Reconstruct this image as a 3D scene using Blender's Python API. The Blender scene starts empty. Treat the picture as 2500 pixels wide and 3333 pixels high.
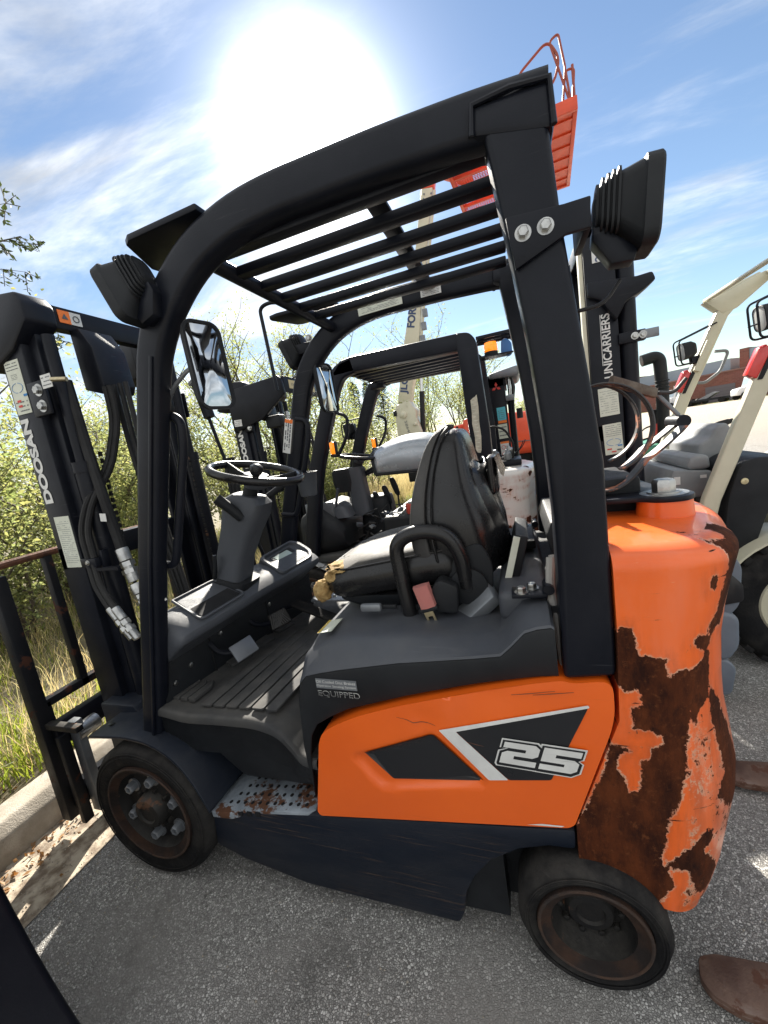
import bpy, bmesh, math, random
from mathutils import Vector, Matrix, noise
from mathutils.geometry import delaunay_2d_cdt
random.seed(7)
S = bpy.context.scene
COL = S.collection
R = math.radians
# ---------------------------------------------------------------- camera
cam_d = bpy.data.cameras.new('camera')
cam_d.sensor_fit = 'HORIZONTAL'; cam_d.sensor_width = 36.0; cam_d.lens = 36.0*1300/2500
cam_d.clip_start = 0.02; cam_d.clip_end = 3000
cam = bpy.data.objects.new('camera', cam_d); COL.objects.link(cam)
RW = ((0.94043343, -0.09642577, -0.32601692), (0.30211803, -0.20274637, 0.93146047), (-0.15591554, -0.97447215, -0.1615375))
M = Matrix(((RW[0][0], -RW[0][1], -RW[0][2], 1.328825), (RW[1][0], -RW[1][1], -RW[1][2], -0.875958),
            (RW[2][0], -RW[2][1], -RW[2][2], 1.441075), (0, 0, 0, 1)))
cam.matrix_world = M
S.camera = cam
# ---------------------------------------------------------------- sky and sun
SUN_DIR = Vector((-0.30, 0.775, 0.548)).normalized()
SUN_EL = math.asin(SUN_DIR.z); SUN_AZ = math.atan2(SUN_DIR.x, SUN_DIR.y)
W = bpy.data.worlds.new('World'); S.world = W; W.use_nodes = True
nt = W.node_tree; nt.nodes.clear()
def wn(t, **k):
    n = nt.nodes.new(t)
    for a, b in k.items(): setattr(n, a, b)
    return n
def wm(op, a, b=None, clamp=False):
    n = wn('ShaderNodeMath', operation=op, use_clamp=clamp)
    for i, x in enumerate((a, b)):
        if x is None: continue
        if isinstance(x, (int, float)): n.inputs[i].default_value = x
        else: nt.links.new(x, n.inputs[i])
    return n.outputs[0]
sky = wn('ShaderNodeTexSky', sky_type='NISHITA', sun_disc=False, sun_elevation=SUN_EL, sun_rotation=SUN_AZ,
         air_density=1.15, dust_density=0.12, ozone_density=2.2, altitude=200)
geo = wn('ShaderNodeTexCoord')
sep = wn('ShaderNodeSeparateXYZ'); nt.links.new(geo.outputs['Generated'], sep.inputs[0])
zc = wm('MAXIMUM', sep.outputs[2], 0.03)
zz = wm('ADD', zc, 0.12)
u = wm('DIVIDE', sep.outputs[0], zz); v = wm('DIVIDE', sep.outputs[1], zz)
comb = wn('ShaderNodeCombineXYZ'); nt.links.new(u, comb.inputs[0]); nt.links.new(v, comb.inputs[1])
def cloudtex(scale, stretch, rot, off, detail, rough, dist):
    mp = wn('ShaderNodeMapping'); nt.links.new(comb.outputs[0], mp.inputs[0])
    mp.inputs['Rotation'].default_value = (0, 0, R(rot)); mp.inputs['Scale'].default_value = (stretch, 1, 1)
    mp.inputs['Location'].default_value = off
    n = wn('ShaderNodeTexNoise'); nt.links.new(mp.outputs[0], n.inputs['Vector'])
    n.inputs['Scale'].default_value = scale; n.inputs['Detail'].default_value = detail
    n.inputs['Roughness'].default_value = rough; n.inputs['Distortion'].default_value = dist
    return n.outputs['Fac']
c1 = cloudtex(1.5, 0.5, 28, (3.3, 0.3, 0), 8, 0.62, 0.5)
c2 = cloudtex(2.1, 0.30, 64, (4.4, 1.4, 0), 9, 0.62, 0.3)
dots = wn('ShaderNodeVectorMath', operation='DOT_PRODUCT'); nt.links.new(geo.outputs['Generated'], dots.inputs[0])
dots.inputs[1].default_value = SUN_DIR
dsun = wm('MAXIMUM', dots.outputs['Value'], 0.0)
def ramp(x, a, b):
    n = wn('ShaderNodeMapRange', interpolation_type='SMOOTHSTEP'); nt.links.new(x, n.inputs[0])
    n.inputs[1].default_value = a; n.inputs[2].default_value = b
    return n.outputs[0]
# broken bright cloud, thickened behind the camera as added fill, clear right of the sun
opn = wn('ShaderNodeVectorMath', operation='DOT_PRODUCT'); nt.links.new(geo.outputs['Generated'], opn.inputs[0]); opn.inputs[1].default_value = Vector((0.30, 0.80, 0.50)).normalized()
side = wm('SUBTRACT', wm('MULTIPLY', ramp(wm('MULTIPLY', sep.outputs[1], -1.0), -0.55, 0.45), 0.24), wm('MULTIPLY', ramp(opn.outputs['Value'], 0.70, 0.97), 0.16))
low = wm('MULTIPLY', wm('SUBTRACT', 1.0, wm('MULTIPLY', zc, 2.4, True)), 0.05)
bias = wm('ADD', side, low)
m1 = ramp(wm('ADD', c1, bias), 0.42, 0.70)
m2 = wm('MULTIPLY', ramp(wm('ADD', c2, wm('MULTIPLY', bias, 0.5)), 0.44, 0.74), 0.75)
mask = wm('MULTIPLY', wm('MAXIMUM', m1, m2), 0.94)
# forward scattering: thin cloud in front of the sun glows
aure = wm('MULTIPLY', wm('POWER', dsun, 70.0), 0.3)
c3 = cloudtex(3.4, 0.45, 40, (7.3, 1.1, 0), 7, 0.6, 0.4)
cl_l = wm('ADD', aure, wm('ADD', wm('MULTIPLY', ramp(c3, 0.30, 0.72), 0.32), 0.24))
ccol = wn('ShaderNodeCombineColor')
nt.links.new(wm('MULTIPLY', cl_l, 0.97), ccol.inputs[0]); nt.links.new(wm('MULTIPLY', cl_l, 0.99), ccol.inputs[1]); nt.links.new(cl_l, ccol.inputs[2])
SKY_STRENGTH = 0.05
skys = wn('ShaderNodeVectorMath', operation='SCALE'); nt.links.new(sky.outputs[0], skys.inputs[0]); skys.inputs['Scale'].default_value = 1.0
hs = wn('ShaderNodeHueSaturation'); nt.links.new(skys.outputs[0], hs.inputs['Color']); hs.inputs['Saturation'].default_value = 1.0
cls = wn('ShaderNodeVectorMath', operation='SCALE'); nt.links.new(ccol.outputs[0], cls.inputs[0]); cls.inputs['Scale'].default_value = 1.0/SKY_STRENGTH
mix = wn('ShaderNodeMix', data_type='RGBA'); nt.links.new(mask, mix.inputs[0])
nt.links.new(hs.outputs[0], mix.inputs[6]); nt.links.new(cls.outputs[0], mix.inputs[7])
# the aureole also brightens the clear gaps close to the sun
aad = wn('ShaderNodeCombineColor'); ag = wm('MULTIPLY', wm('ADD', wm('MULTIPLY', wm('POWER', dsun, 80.0), 0.30), wm('MULTIPLY', wm('POWER', dsun, 300.0), 4.0)), 1.0/SKY_STRENGTH)
for i in range(3): nt.links.new(ag, aad.inputs[i])
add = wn('ShaderNodeVectorMath', operation='ADD'); nt.links.new(mix.outputs[2], add.inputs[0]); nt.links.new(aad.outputs[0], add.inputs[1])
bg = wn('ShaderNodeBackground'); bg.inputs['Strength'].default_value = SKY_STRENGTH
nt.links.new(add.outputs[0], bg.inputs['Color'])
wo = wn('ShaderNodeOutputWorld'); nt.links.new(bg.outputs[0], wo.inputs['Surface'])
sd = bpy.data.lights.new('sun', 'SUN'); sd.energy = 5.0; sd.angle = R(0.6); sd.color = (1.0, 0.94, 0.84)
sun = bpy.data.objects.new('sun', sd); COL.objects.link(sun)
sun.rotation_euler = (-SUN_DIR).to_track_quat('-Z', 'Y').to_euler(); sun.location = (0, 0, 30)
S.view_settings.view_transform = 'Standard'; S.view_settings.look = 'None'
S.view_settings.gamma = 1; S.view_settings.use_curve_mapping = False
S.view_settings.exposure = 1.6
# ---------------------------------------------------------------- mesh helpers
def V(*a): return Vector(a)
class MB:
    def __init__(s): s.v = []; s.f = []; s.mi = []; s.m = 0
    def add(s, vs, fs, T=None):
        o = len(s.v)
        s.v += [(T @ Vector(p)) if T is not None else Vector(p) for p in vs]
        s.f += [[i+o for i in f] for f in fs]; s.mi += [s.m]*len(fs)
        return s
    def box(s, lo, hi, T=None):
        x0, y0, z0 = lo; x1, y1, z1 = hi
        return s.add([(x0,y0,z0),(x1,y0,z0),(x1,y1,z0),(x0,y1,z0),(x0,y0,z1),(x1,y0,z1),(x1,y1,z1),(x0,y1,z1)],
                     [(0,3,2,1),(4,5,6,7),(0,1,5,4),(1,2,6,5),(2,3,7,6),(3,0,4,7)], T)
    def cbox(s, c, sz, T=None):
        return s.box([c[i]-sz[i]/2 for i in range(3)], [c[i]+sz[i]/2 for i in range(3)], T)
    def prism(s, loop, d, T=None):
        loop = [Vector(p) for p in loop]; d = Vector(d); n = len(loop)
        return s.add(loop+[p+d for p in loop], [list(range(n))[::-1], list(range(n, 2*n))]+[(i,(i+1)%n,n+(i+1)%n,n+i) for i in range(n)], T)
    def xz(s, pts, y0, y1, T=None): return s.prism([(x, y0, z) for x, z in pts], (0, y1-y0, 0), T)
    def xy(s, pts, z0, z1, T=None): return s.prism([(x, y, z0) for x, y in pts], (0, 0, z1-z0), T)
    def yz(s, pts, x0, x1, T=None): return s.prism([(x0, y, z) for y, z in pts], (x1-x0, 0, 0), T)
    def loft(s, rings, cap=True, closed=True, T=None):
        n = len(rings[0]); vs = [p for r in rings for p in r]; fs = []
        for k in range(len(rings)-1):
            for i in range(n if closed else n-1):
                j = (i+1) % n
                fs.append((k*n+i, k*n+j, (k+1)*n+j, (k+1)*n+i))
        if cap and closed: fs += [list(range(n))[::-1], [len(vs)-n+i for i in range(n)]]
        return s.add(vs, fs, T)
    def sweep(s, path, sect, cap=True, closed=False, up=None, T=None, scales=None):
        P = [Vector(p) for p in path]; n = len(P); rings = []
        def tan(i):
            if closed: return (P[(i+1)%n]-P[i-1]).normalized()
            return ((P[i+1]-P[i]) if i == 0 else (P[i]-P[i-1]) if i == n-1 else ((P[i+1]-P[i]).normalized()+(P[i]-P[i-1]).normalized())).normalized()
        t0 = tan(0); u = Vector(up) if up is not None else (Vector((0,0,1)) if abs(t0.z) < .9 else Vector((1,0,0)))
        u = (u-t0*u.dot(t0)).normalized()
        for i in range(n):
            t = tan(i)
            if up is not None: u = Vector(up)
            u = (u-t*u.dot(t)).normalized(); w = t.cross(u)
            k = scales[i] if scales else 1
            rings.append([P[i]+u*(a*k)+w*(b*k) for a, b in sect])
        if closed: rings.append(rings[0])
        return s.loft(rings, cap=cap and not closed, T=T)
    def tube(s, path, r, n=10, closed=False, cap=True, T=None, scales=None):
        return s.sweep(path, [(r*math.cos(2*math.pi*i/n), r*math.sin(2*math.pi*i/n)) for i in range(n)], cap, closed, None, T, scales)
    def lathe(s, prof, origin, axis, n=32, T=None, cap=True):
        a = Vector(axis).normalized(); u = a.orthogonal().normalized(); w = a.cross(u); o = Vector(origin)
        rings = [[o+a*t+(u*math.cos(2*math.pi*i/n)+w*math.sin(2*math.pi*i/n))*max(r, 1e-5) for i in range(n)] for r, t in prof]
        return s.loft(rings, cap=cap and prof[0] != prof[-1], T=T)
    def cyl(s, p0, p1, r, n=16, r1=None, T=None):
        p0, p1 = Vector(p0), Vector(p1); L = (p1-p0).length
        return s.lathe([(r, 0), (r if r1 is None else r1, L)], p0, p1-p0, n, T)
    def torus(s, c, axis, Rr, r, n=48, m=12, T=None):
        a = Vector(axis).normalized(); u = a.orthogonal().normalized(); w = a.cross(u); c = Vector(c)
        return s.tube([c+(u*math.cos(2*math.pi*i/n)+w*math.sin(2*math.pi*i/n))*Rr for i in range(n)], r, m, closed=True, T=T)
    def quad(s, a, b, c, d, T=None): return s.add([a, b, c, d], [(0, 1, 2, 3)], T)
    def hexbolt(s, p, axis, r, h, T=None):
        s.lathe([(r*1.45, 0), (r*1.45, h*.18)], p, axis, 20, T)
        a = Vector(axis).normalized()
        return s.lathe([(r, 0), (r, h*.8), (r*.82, h)], Vector(p)+a*h*.18, axis, 6, T)
    def build(s, name, mat, parent=None, bevel=0, seg=2, ang=35, smooth=True, kind=None, label=None, subd=0, weld=True, loc=None):
        me = bpy.data.meshes.new(name)
        off = Vector(loc) if loc is not None else Vector((0,0,0))
        me.from_pydata([tuple(p-off) for p in s.v], [], s.f)
        mats = mat if isinstance(mat, (list, tuple)) else [mat]
        for m in mats: me.materials.append(m)
        if len(mats) > 1: me.polygons.foreach_set('material_index', s.mi)
        bm = bmesh.new(); bm.from_mesh(me)
        if weld: bmesh.ops.remove_doubles(bm, verts=bm.verts, dist=1e-5)
        bmesh.ops.recalc_face_normals(bm, faces=bm.faces)
        if bevel:
            ed = [e for e in bm.edges if e.is_manifold and e.calc_face_angle(0) > R(28)]
            if ed: bmesh.ops.bevel(bm, geom=ed, offset=bevel, segments=seg, affect='EDGES', profile=.5, clamp_overlap=True)
        bm.to_mesh(me); bm.free()
        if smooth:
            me.shade_smooth(); me.set_sharp_from_angle(angle=R(ang))
        o = bpy.data.objects.new(name, me); COL.objects.link(o)
        if loc is not None: o.location = off
        if parent is not None: o.parent = parent
        if subd:
            md = o.modifiers.new('sub', 'SUBSURF'); md.levels = subd; md.render_levels = subd
        if kind: o['kind'] = kind
        if label: o['label'] = label
        return o
def thing(name, label, cat, loc=(0,0,0), rz=0, group=None):
    o = bpy.data.objects.new(name, None); COL.objects.link(o); o.empty_display_size = .1
    o.location = loc; o.rotation_euler = (0, 0, rz); o['label'] = label; o['category'] = cat
    if group: o['group'] = group
    return o
def tag(o, label, cat, group=None):
    o['label'] = label; o['category'] = cat
    if group: o['group'] = group
    return o
def rrect(w, h, r, n=4):
    pts = []
    for cx, cy, a0 in ((w/2-r, h/2-r, 0), (-w/2+r, h/2-r, 90), (-w/2+r, -h/2+r, 180), (w/2-r, -h/2+r, 270)):
        for k in range(n+1):
            a = R(a0+90*k/n); pts.append((cx+r*math.cos(a), cy+r*math.sin(a)))
    return pts
def arcpts(path, r, n=5):
    # polyline with its inner corners rounded
    P = [Vector(p) for p in path]; out = [P[0]]
    for i in range(1, len(P)-1):
        a, b = (P[i-1]-P[i]), (P[i+1]-P[i]); d = min(r, a.length*.49, b.length*.49)
        p0, p1 = P[i]+a.normalized()*d, P[i]+b.normalized()*d
        for k in range(n+1):
            t = k/n; out.append(p0*(1-t)**2+P[i]*2*t*(1-t)+p1*t*t)
    return out+[P[-1]]
def frame(o, x, y, z=None):
    x = Vector(x).normalized(); y = Vector(y); y = (y-x*x.dot(y)).normalized(); z = x.cross(y)
    o = Vector(o)
    return Matrix(((x.x, y.x, z.x, o.x), (x.y, y.y, z.y, o.y), (x.z, y.z, z.z, o.z), (0, 0, 0, 1)))
def text(name, s, T, w, h, mat, parent=None, shear=0, bold=0.0, extrude=.0006, spacing=1.0):
    cu = bpy.data.curves.new(name, 'FONT'); cu.body = s; cu.shear = shear; cu.offset = bold; cu.space_character = spacing
    cu.extrude = 0; ob = bpy.data.objects.new(name, cu); COL.objects.link(ob)
    dg = bpy.context.evaluated_depsgraph_get(); dg.update()
    me = bpy.data.meshes.new_from_object(ob.evaluated_get(dg)); bpy.data.objects.remove(ob); bpy.data.curves.remove(cu)
    xs = [q.co.x for q in me.vertices]; ys = [q.co.y for q in me.vertices]
    x0, x1, y0, y1 = min(xs), max(xs), min(ys), max(ys)
    for q in me.vertices:
        q.co = T @ Vector(((q.co.x-x0)/(x1-x0)*w, (q.co.y-y0)/(y1-y0)*h, 0))
    me.materials.append(mat); me.name = name
    o = bpy.data.objects.new(name, me); COL.objects.link(o)
    if parent is not None: o.parent = parent
    return o
# ---------------------------------------------------------------- materials
def mat(name, col, rough=.5, metal=0, col2=None, nscale=6, nlo=.35, nhi=.65, bump=0, bscale=60, coat=0, dust=0, dustcol=(.30,.27,.22), spec=.5,
        scratch=0, scratchcol=(.35,.35,.36), rust=0, rustcol=(.16,.055,.02), rscale=5, emit=None, trans=0, stretch=(1,1,1), scr=(.62,.70)):
    m = bpy.data.materials.new(name); m.use_nodes = True; t = m.node_tree; b = t.nodes['Principled BSDF']
    L = t.links.new
    def N(k, **kw):
        n = t.nodes.new(k)
        for a, c in kw.items(): setattr(n, a, c)
        return n
    tc = N('ShaderNodeTexCoord'); mp = N('ShaderNodeMapping'); L(tc.outputs['Object'], mp.inputs[0]); mp.inputs['Scale'].default_value = stretch
    def noi(scale, det=6, ro=.6, src=None):
        n = N('ShaderNodeTexNoise'); L((src or mp).outputs[0], n.inputs['Vector']); n.inputs['Scale'].default_value = scale
        n.inputs['Detail'].default_value = det; n.inputs['Roughness'].default_value = ro; return n.outputs['Fac']
    def rmp(x, a, c):
        n = N('ShaderNodeMapRange', interpolation_type='SMOOTHSTEP'); L(x, n.inputs[0]); n.inputs[1].default_value = a; n.inputs[2].default_value = c; return n.outputs[0]
    def mul(x, k):
        n = N('ShaderNodeMath', operation='MULTIPLY'); L(x, n.inputs[0])
        if isinstance(k, (int, float)): n.inputs[1].default_value = k
        else: L(k, n.inputs[1])
        return n.outputs[0]
    cur = None
    def mixc(f, a, c):
        n = N('ShaderNodeMix', data_type='RGBA'); L(f, n.inputs[0])
        for s_, x in ((6, a), (7, c)):
            if isinstance(x, tuple): n.inputs[s_].default_value = (*x[:3], 1)
            else: L(x, n.inputs[s_])
        return n.outputs[2]
    cur = tuple(col)
    if col2: cur = mixc(rmp(noi(nscale), nlo, nhi), cur, tuple(col2))
    rr = None
    if scratch:
        ms = N('ShaderNodeMapping'); L(tc.outputs['Object'], ms.inputs[0]); ms.inputs['Scale'].default_value = (1.2, 6, 55)
        ms.inputs['Rotation'].default_value = (0, R(6), 0)
        f = rmp(noi(3.2, 5, .65, ms), *scr); f2 = rmp(noi(2.3), .45, .62)
        cur = mixc(mul(mul(f, f2), scratch), cur, scratchcol)
    if dust:
        ge = N('ShaderNodeNewGeometry'); se = N('ShaderNodeSeparateXYZ'); L(ge.outputs['Normal'], se.inputs[0])
        f = rmp(se.outputs[2], -.2, 1.1); f = mul(mul(f, rmp(noi(9, 8, .7), .25, .75)), dust)
        cur = mixc(f, cur, dustcol); rr = f
    if rust:
        f = mul(rmp(noi(rscale, 9, .68), .66-.16*rust, .70-.16*rust), 1.0)
        rc = mixc(noi(22, 6, .7), tuple(rustcol), tuple(q*2.1 for q in rustcol))
        cur = mixc(f, cur, rc); rr = f if rr is None else rr
    if isinstance(cur, tuple): b.inputs['Base Color'].default_value = (*cur, 1)
    else: L(cur, b.inputs['Base Color'])
    rv = N('ShaderNodeMapRange'); L(noi(max(nscale, 4)*1.7, 7, .65), rv.inputs[0]); rv.inputs[1].default_value = .3; rv.inputs[2].default_value = .7
    rv.inputs[3].default_value = max(.03, rough*.8); rv.inputs[4].default_value = min(1, rough*1.2+.02)
    if rr is not None:
        n = N('ShaderNodeMix'); L(rr, n.inputs[0]); L(rv.outputs[0], n.inputs[2]); n.inputs[3].default_value = .9; L(n.outputs[0], b.inputs['Roughness'])
    else: L(rv.outputs[0], b.inputs['Roughness'])
    b.inputs['Metallic'].default_value = metal; b.inputs['Coat Weight'].default_value = coat; b.inputs['Coat Roughness'].default_value = .12
    b.inputs['Specular IOR Level'].default_value = spec; b.inputs['Transmission Weight'].default_value = trans
    if emit: b.inputs['Emission Color'].default_value = (*emit[:3], 1); b.inputs['Emission Strength'].default_value = emit[3]
    if bump:
        bu = N('ShaderNodeBump'); bu.inputs['Strength'].default_value = bump; bu.inputs['Distance'].default_value = .003
        L(noi(bscale, 5, .6), bu.inputs['Height']); L(bu.outputs[0], b.inputs['Normal'])
    return m
BLK = mat('black_paint', (.0045,.0060,.0110), .36, col2=(.008,.0095,.015), bump=.12, bscale=260, dust=.03, spec=.22, scratch=.35, scr=(.60,.70), scratchcol=(.07,.072,.08))
BLK2 = mat('mast_paint', (.005,.0062,.0105), .40, col2=(.009,.0105,.016), bump=.12, bscale=220, dust=.05, spec=.22, scratch=.10)
FRAME = mat('frame_paint', (.006,.010,.019), .42, col2=(.013,.016,.024), nscale=4, bump=.2, bscale=120, dust=.05, spec=.25, scr=(.54,.66), scratch=.55, scratchcol=(.115,.075,.048), rust=.06, rustcol=(.025,.014,.010), rscale=7, stretch=(1,1,3))
PLAS = mat('textured_plastic', (.044,.049,.060), .48, col2=(.058,.064,.076), nscale=3, bump=.35, bscale=900, dust=.08, scratch=.10)
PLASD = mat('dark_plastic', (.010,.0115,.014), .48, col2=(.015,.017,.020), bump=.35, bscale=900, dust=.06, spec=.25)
MATRUB = mat('floor_rubber', (.026,.027,.029), .72, col2=(.045,.044,.042), nscale=5, bump=.4, bscale=500, dust=.22, dustcol=(.26,.235,.20))
RUB = mat('tyre_rubber', (.008,.008,.009), .78, col2=(.026,.0245,.0225), nscale=9, nlo=.4, nhi=.72, bump=.8, bscale=90, dust=.16, spec=.2, dustcol=(.16,.14,.12), scratch=.2, scratchcol=(.09,.085,.08))
RIM = mat('rim_paint', (.010,.010,.011), .6, spec=.25, col2=(.017,.016,.015), bump=.5, bscale=120, dust=.15, rust=.35, rustcol=(.07,.035,.02), rscale=9)
RUSTY = mat('rusty_steel', (.15,.055,.025), .85, col2=(.07,.03,.018), nscale=14, bump=.8, bscale=110, dust=.1)
RIMEDGE = mat('worn_rim_edge', (.055,.028,.016), .8, col2=(.020,.014,.012), nscale=14, bump=.6, bscale=110)
SCRATCHM = mat('scratch_mark', (.10,.045,.03), .8, col2=(.20,.08,.04), nscale=40)
RIMBAND = mat('rusty_rim_band', (.018,.014,.013), .8, spec=.2, col2=(.045,.025,.017), nscale=12, bump=.6, bscale=110)
FEND = mat('fender_paint', (.006,.010,.019), .40, spec=.3, col2=(.011,.015,.024), nscale=4, bump=.15, bscale=120, dust=.05, scratch=.3, scr=(.58,.68), scratchcol=(.07,.07,.075))
RUSTBLK = mat('rusty_black_paint', (.006,.007,.010), .5, spec=.25, col2=(.010,.010,.012), bump=.3, bscale=120, rust=.55, rustcol=(.040,.016,.010), rscale=9)
STEEL = mat('zinc_steel', (.52,.52,.50), .34, 1, col2=(.36,.36,.35), nscale=30, bump=.15, bscale=300)
BRASS = mat('yellow_zinc', (.58,.50,.32), .36, 1, col2=(.42,.36,.24), nscale=30)
CHROME = mat('chrome_rod', (.6,.6,.6), .15, 1)
HOSE = mat('hydraulic_hose', (.009,.009,.010), .5, col2=(.017,.017,.018), bump=.5, bscale=420, dust=.12, spec=.25)
ORANGE = mat('orange_paint', (.86,.135,.010), .36, col2=(.80,.120,.009), nscale=2.5, coat=.35, bump=.06, bscale=160, scratch=.30, scr=(.60,.68), scratchcol=(.42,.10,.03))
VINYL = mat('black_vinyl', (.008,.008,.009), .26, col2=(.013,.013,.014), nscale=5, bump=.06, bscale=200, dust=.05, spec=.4)
VINYLT = mat('seat_vinyl_sunlit', (.024,.023,.022), .6, spec=.3, col2=(.034,.032,.029), nscale=4, bump=.25, bscale=420, dust=.25, dustcol=(.34,.31,.27))
VINYLT2 = mat('seat_fabric_dark', (.030,.030,.031), .55, col2=(.042,.041,.040), nscale=5, bump=.5, bscale=420, dust=.25)
FOAM = mat('torn_foam', (.42,.29,.12), .95, col2=(.24,.14,.045), nscale=26, bump=1.0, bscale=90)
WHITE = mat('white_decal', (.72,.72,.69), .42, col2=(.60,.60,.58), nscale=9, scratch=.3, scratchcol=(.15,.15,.15))
BLACKD = mat('black_decal', (.010,.011,.014), .32, coat=.3, scratch=.3, scratchcol=(.10,.10,.11))
CREAMP = mat('decal_paper', (.66,.68,.58), .5, col2=(.58,.60,.50), nscale=11)
INK = mat('print_ink', (.10,.11,.12), .6)
INKR = mat('red_ink', (.60,.06,.05), .6)
INKB = mat('blue_ink', (.05,.22,.50), .6)
ORD = mat('orange_decal', (.85,.20,.03), .5)
BELT = mat('pink_belt_webbing', (.42,.16,.14), .8, col2=(.46,.16,.14), nscale=20, bump=.7, bscale=350)
GALV = mat('galvanised_plate', (.33,.37,.41), .55, .2, col2=(.20,.23,.26), nscale=14, rust=.95, rustcol=(.070,.030,.015), rscale=8, bump=.4, bscale=120)
GREYM = mat('grey_metal', (.22,.235,.25), .42, .4, col2=(.16,.17,.185), nscale=6, scratch=.3, bump=.2)
MIRROR = mat('mirror_glass', (.52,.55,.58), .02, 1)
LCD = mat('display_glass', (.42,.50,.46), .22, coat=.8)
AMBER = mat('amber_lens', (.95,.28,.01), .22, coat=.5, emit=(1,.22,.01,.35))
REDL = mat('red_lens', (.62,.03,.025), .2, coat=.6)
LENS = mat('lamp_lens', (.70,.72,.70), .25, coat=.8)
def label_lines(parent, name, T, w, h, rows, mats=(None,), seed=1, margin=.08, fill=.5):
    # fine print too small to read: short ink strokes on the sticker
    rnd = random.Random(seed); mb = MB()
    for k in range(rows):
        y = h*(margin+(1-2*margin)*(k+.5)/rows); th = h*(1-2*margin)/rows*fill*.5; x = w*margin
        while x < w*(1-margin):
            L = w*rnd.uniform(.04, .16); x1 = min(x+L, w*(1-margin))
            if rnd.random() < .85: mb.quad((x, y-th/2, 0), (x1, y-th/2, 0), (x1, y+th/2, 0), (x, y+th/2, 0), T)
            x = x1+w*.02
    return mb.build(name, mats[0] or INK, parent, smooth=False)
def sticker(parent, T, w, h, m, t=.0012, name='sticker'):
    return MB().box((0, 0, -t), (w, h, t*.3), T).build(name, m, parent, smooth=False)

def rebase(root, L):
    # move a thing's origin to its base without moving its parts
    L = Vector(L); T = Matrix.Translation(-L); seen = set()
    def rec(o):
        for c in o.children:
            if c.data is not None and c.data.name not in seen and c.type == 'MESH': seen.add(c.data.name); c.data.transform(T)
            rec(c)
    rec(root); root.location = Vector(root.location)+L
def sd_poly(p, poly):
    x, y = p; d = 1e9; ins = False; n = len(poly)
    for i in range(n):
        ax, ay = poly[i]; bx, by = poly[(i+1) % n]
        ex, ey = bx-ax, by-ay; L = ex*ex+ey*ey or 1e-12
        t = max(0, min(1, ((x-ax)*ex+(y-ay)*ey)/L)); dx, dy = x-ax-t*ex, y-ay-t*ey
        d = min(d, dx*dx+dy*dy)
        if (ay > y) != (by > y) and x < (bx-ax)*(y-ay)/(by-ay)+ax: ins = not ins
    d = math.sqrt(d); return d if ins else -d
def cdt_plate(mb, loops, y, holes=(), inner_pts=None, flip=False, ydepth=None, grid=None):
    # planar triangulation of an outline in xz at depth y(x,z)
    pts = []; edges = []
    for lp in list(loops)+list(holes):
        o = len(pts); pts += [Vector((a, b)) for a, b in lp]; edges += [(o+i, o+(i+1) % len(lp)) for i in range(len(lp))]
    if grid:
        x0 = min(p.x for p in pts); x1 = max(p.x for p in pts); z0 = min(p.y for p in pts); z1 = max(p.y for p in pts)
        nx, nz = int((x1-x0)/grid), int((z1-z0)/grid)
        for i in range(1, nx):
            for k in range(1, nz):
                q = (x0+(x1-x0)*i/nx, z0+(z1-z0)*k/nz)
                if sd_poly(q, loops[0]) > grid*.45 and all(abs(sd_poly(q, h)) > grid*.4 for h in list(loops[1:])+list(holes)): pts.append(Vector(q))
    vs, es, fs, *_ = delaunay_2d_cdt(pts, edges, [], 0, 1e-6)
    keep = []
    for f in fs:
        c = sum((vs[i] for i in f), Vector((0, 0)))/len(f)
        if sd_poly(c, loops[0]) > 0 and not any(sd_poly(c, h) > 0 for h in holes): keep.append(list(f))
    mb.add([(p.x, y(p.x, p.y) if callable(y) else y, p.y) for p in vs], keep)
def smooth_loop(lp, r, n=4):
    P = [Vector(p) for p in lp]; out = []; N = len(P)
    for i in range(N):
        a, b = P[i-1]-P[i], P[(i+1) % N]-P[i]; d = min(r, a.length*.45, b.length*.45)
        p0, p1 = P[i]+a.normalized()*d, P[i]+b.normalized()*d
        for k in range(n+1):
            t = k/n; q = p0*(1-t)**2+P[i]*2*t*(1-t)+p1*t*t; out.append((q.x, q.y))
    return out
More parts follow.
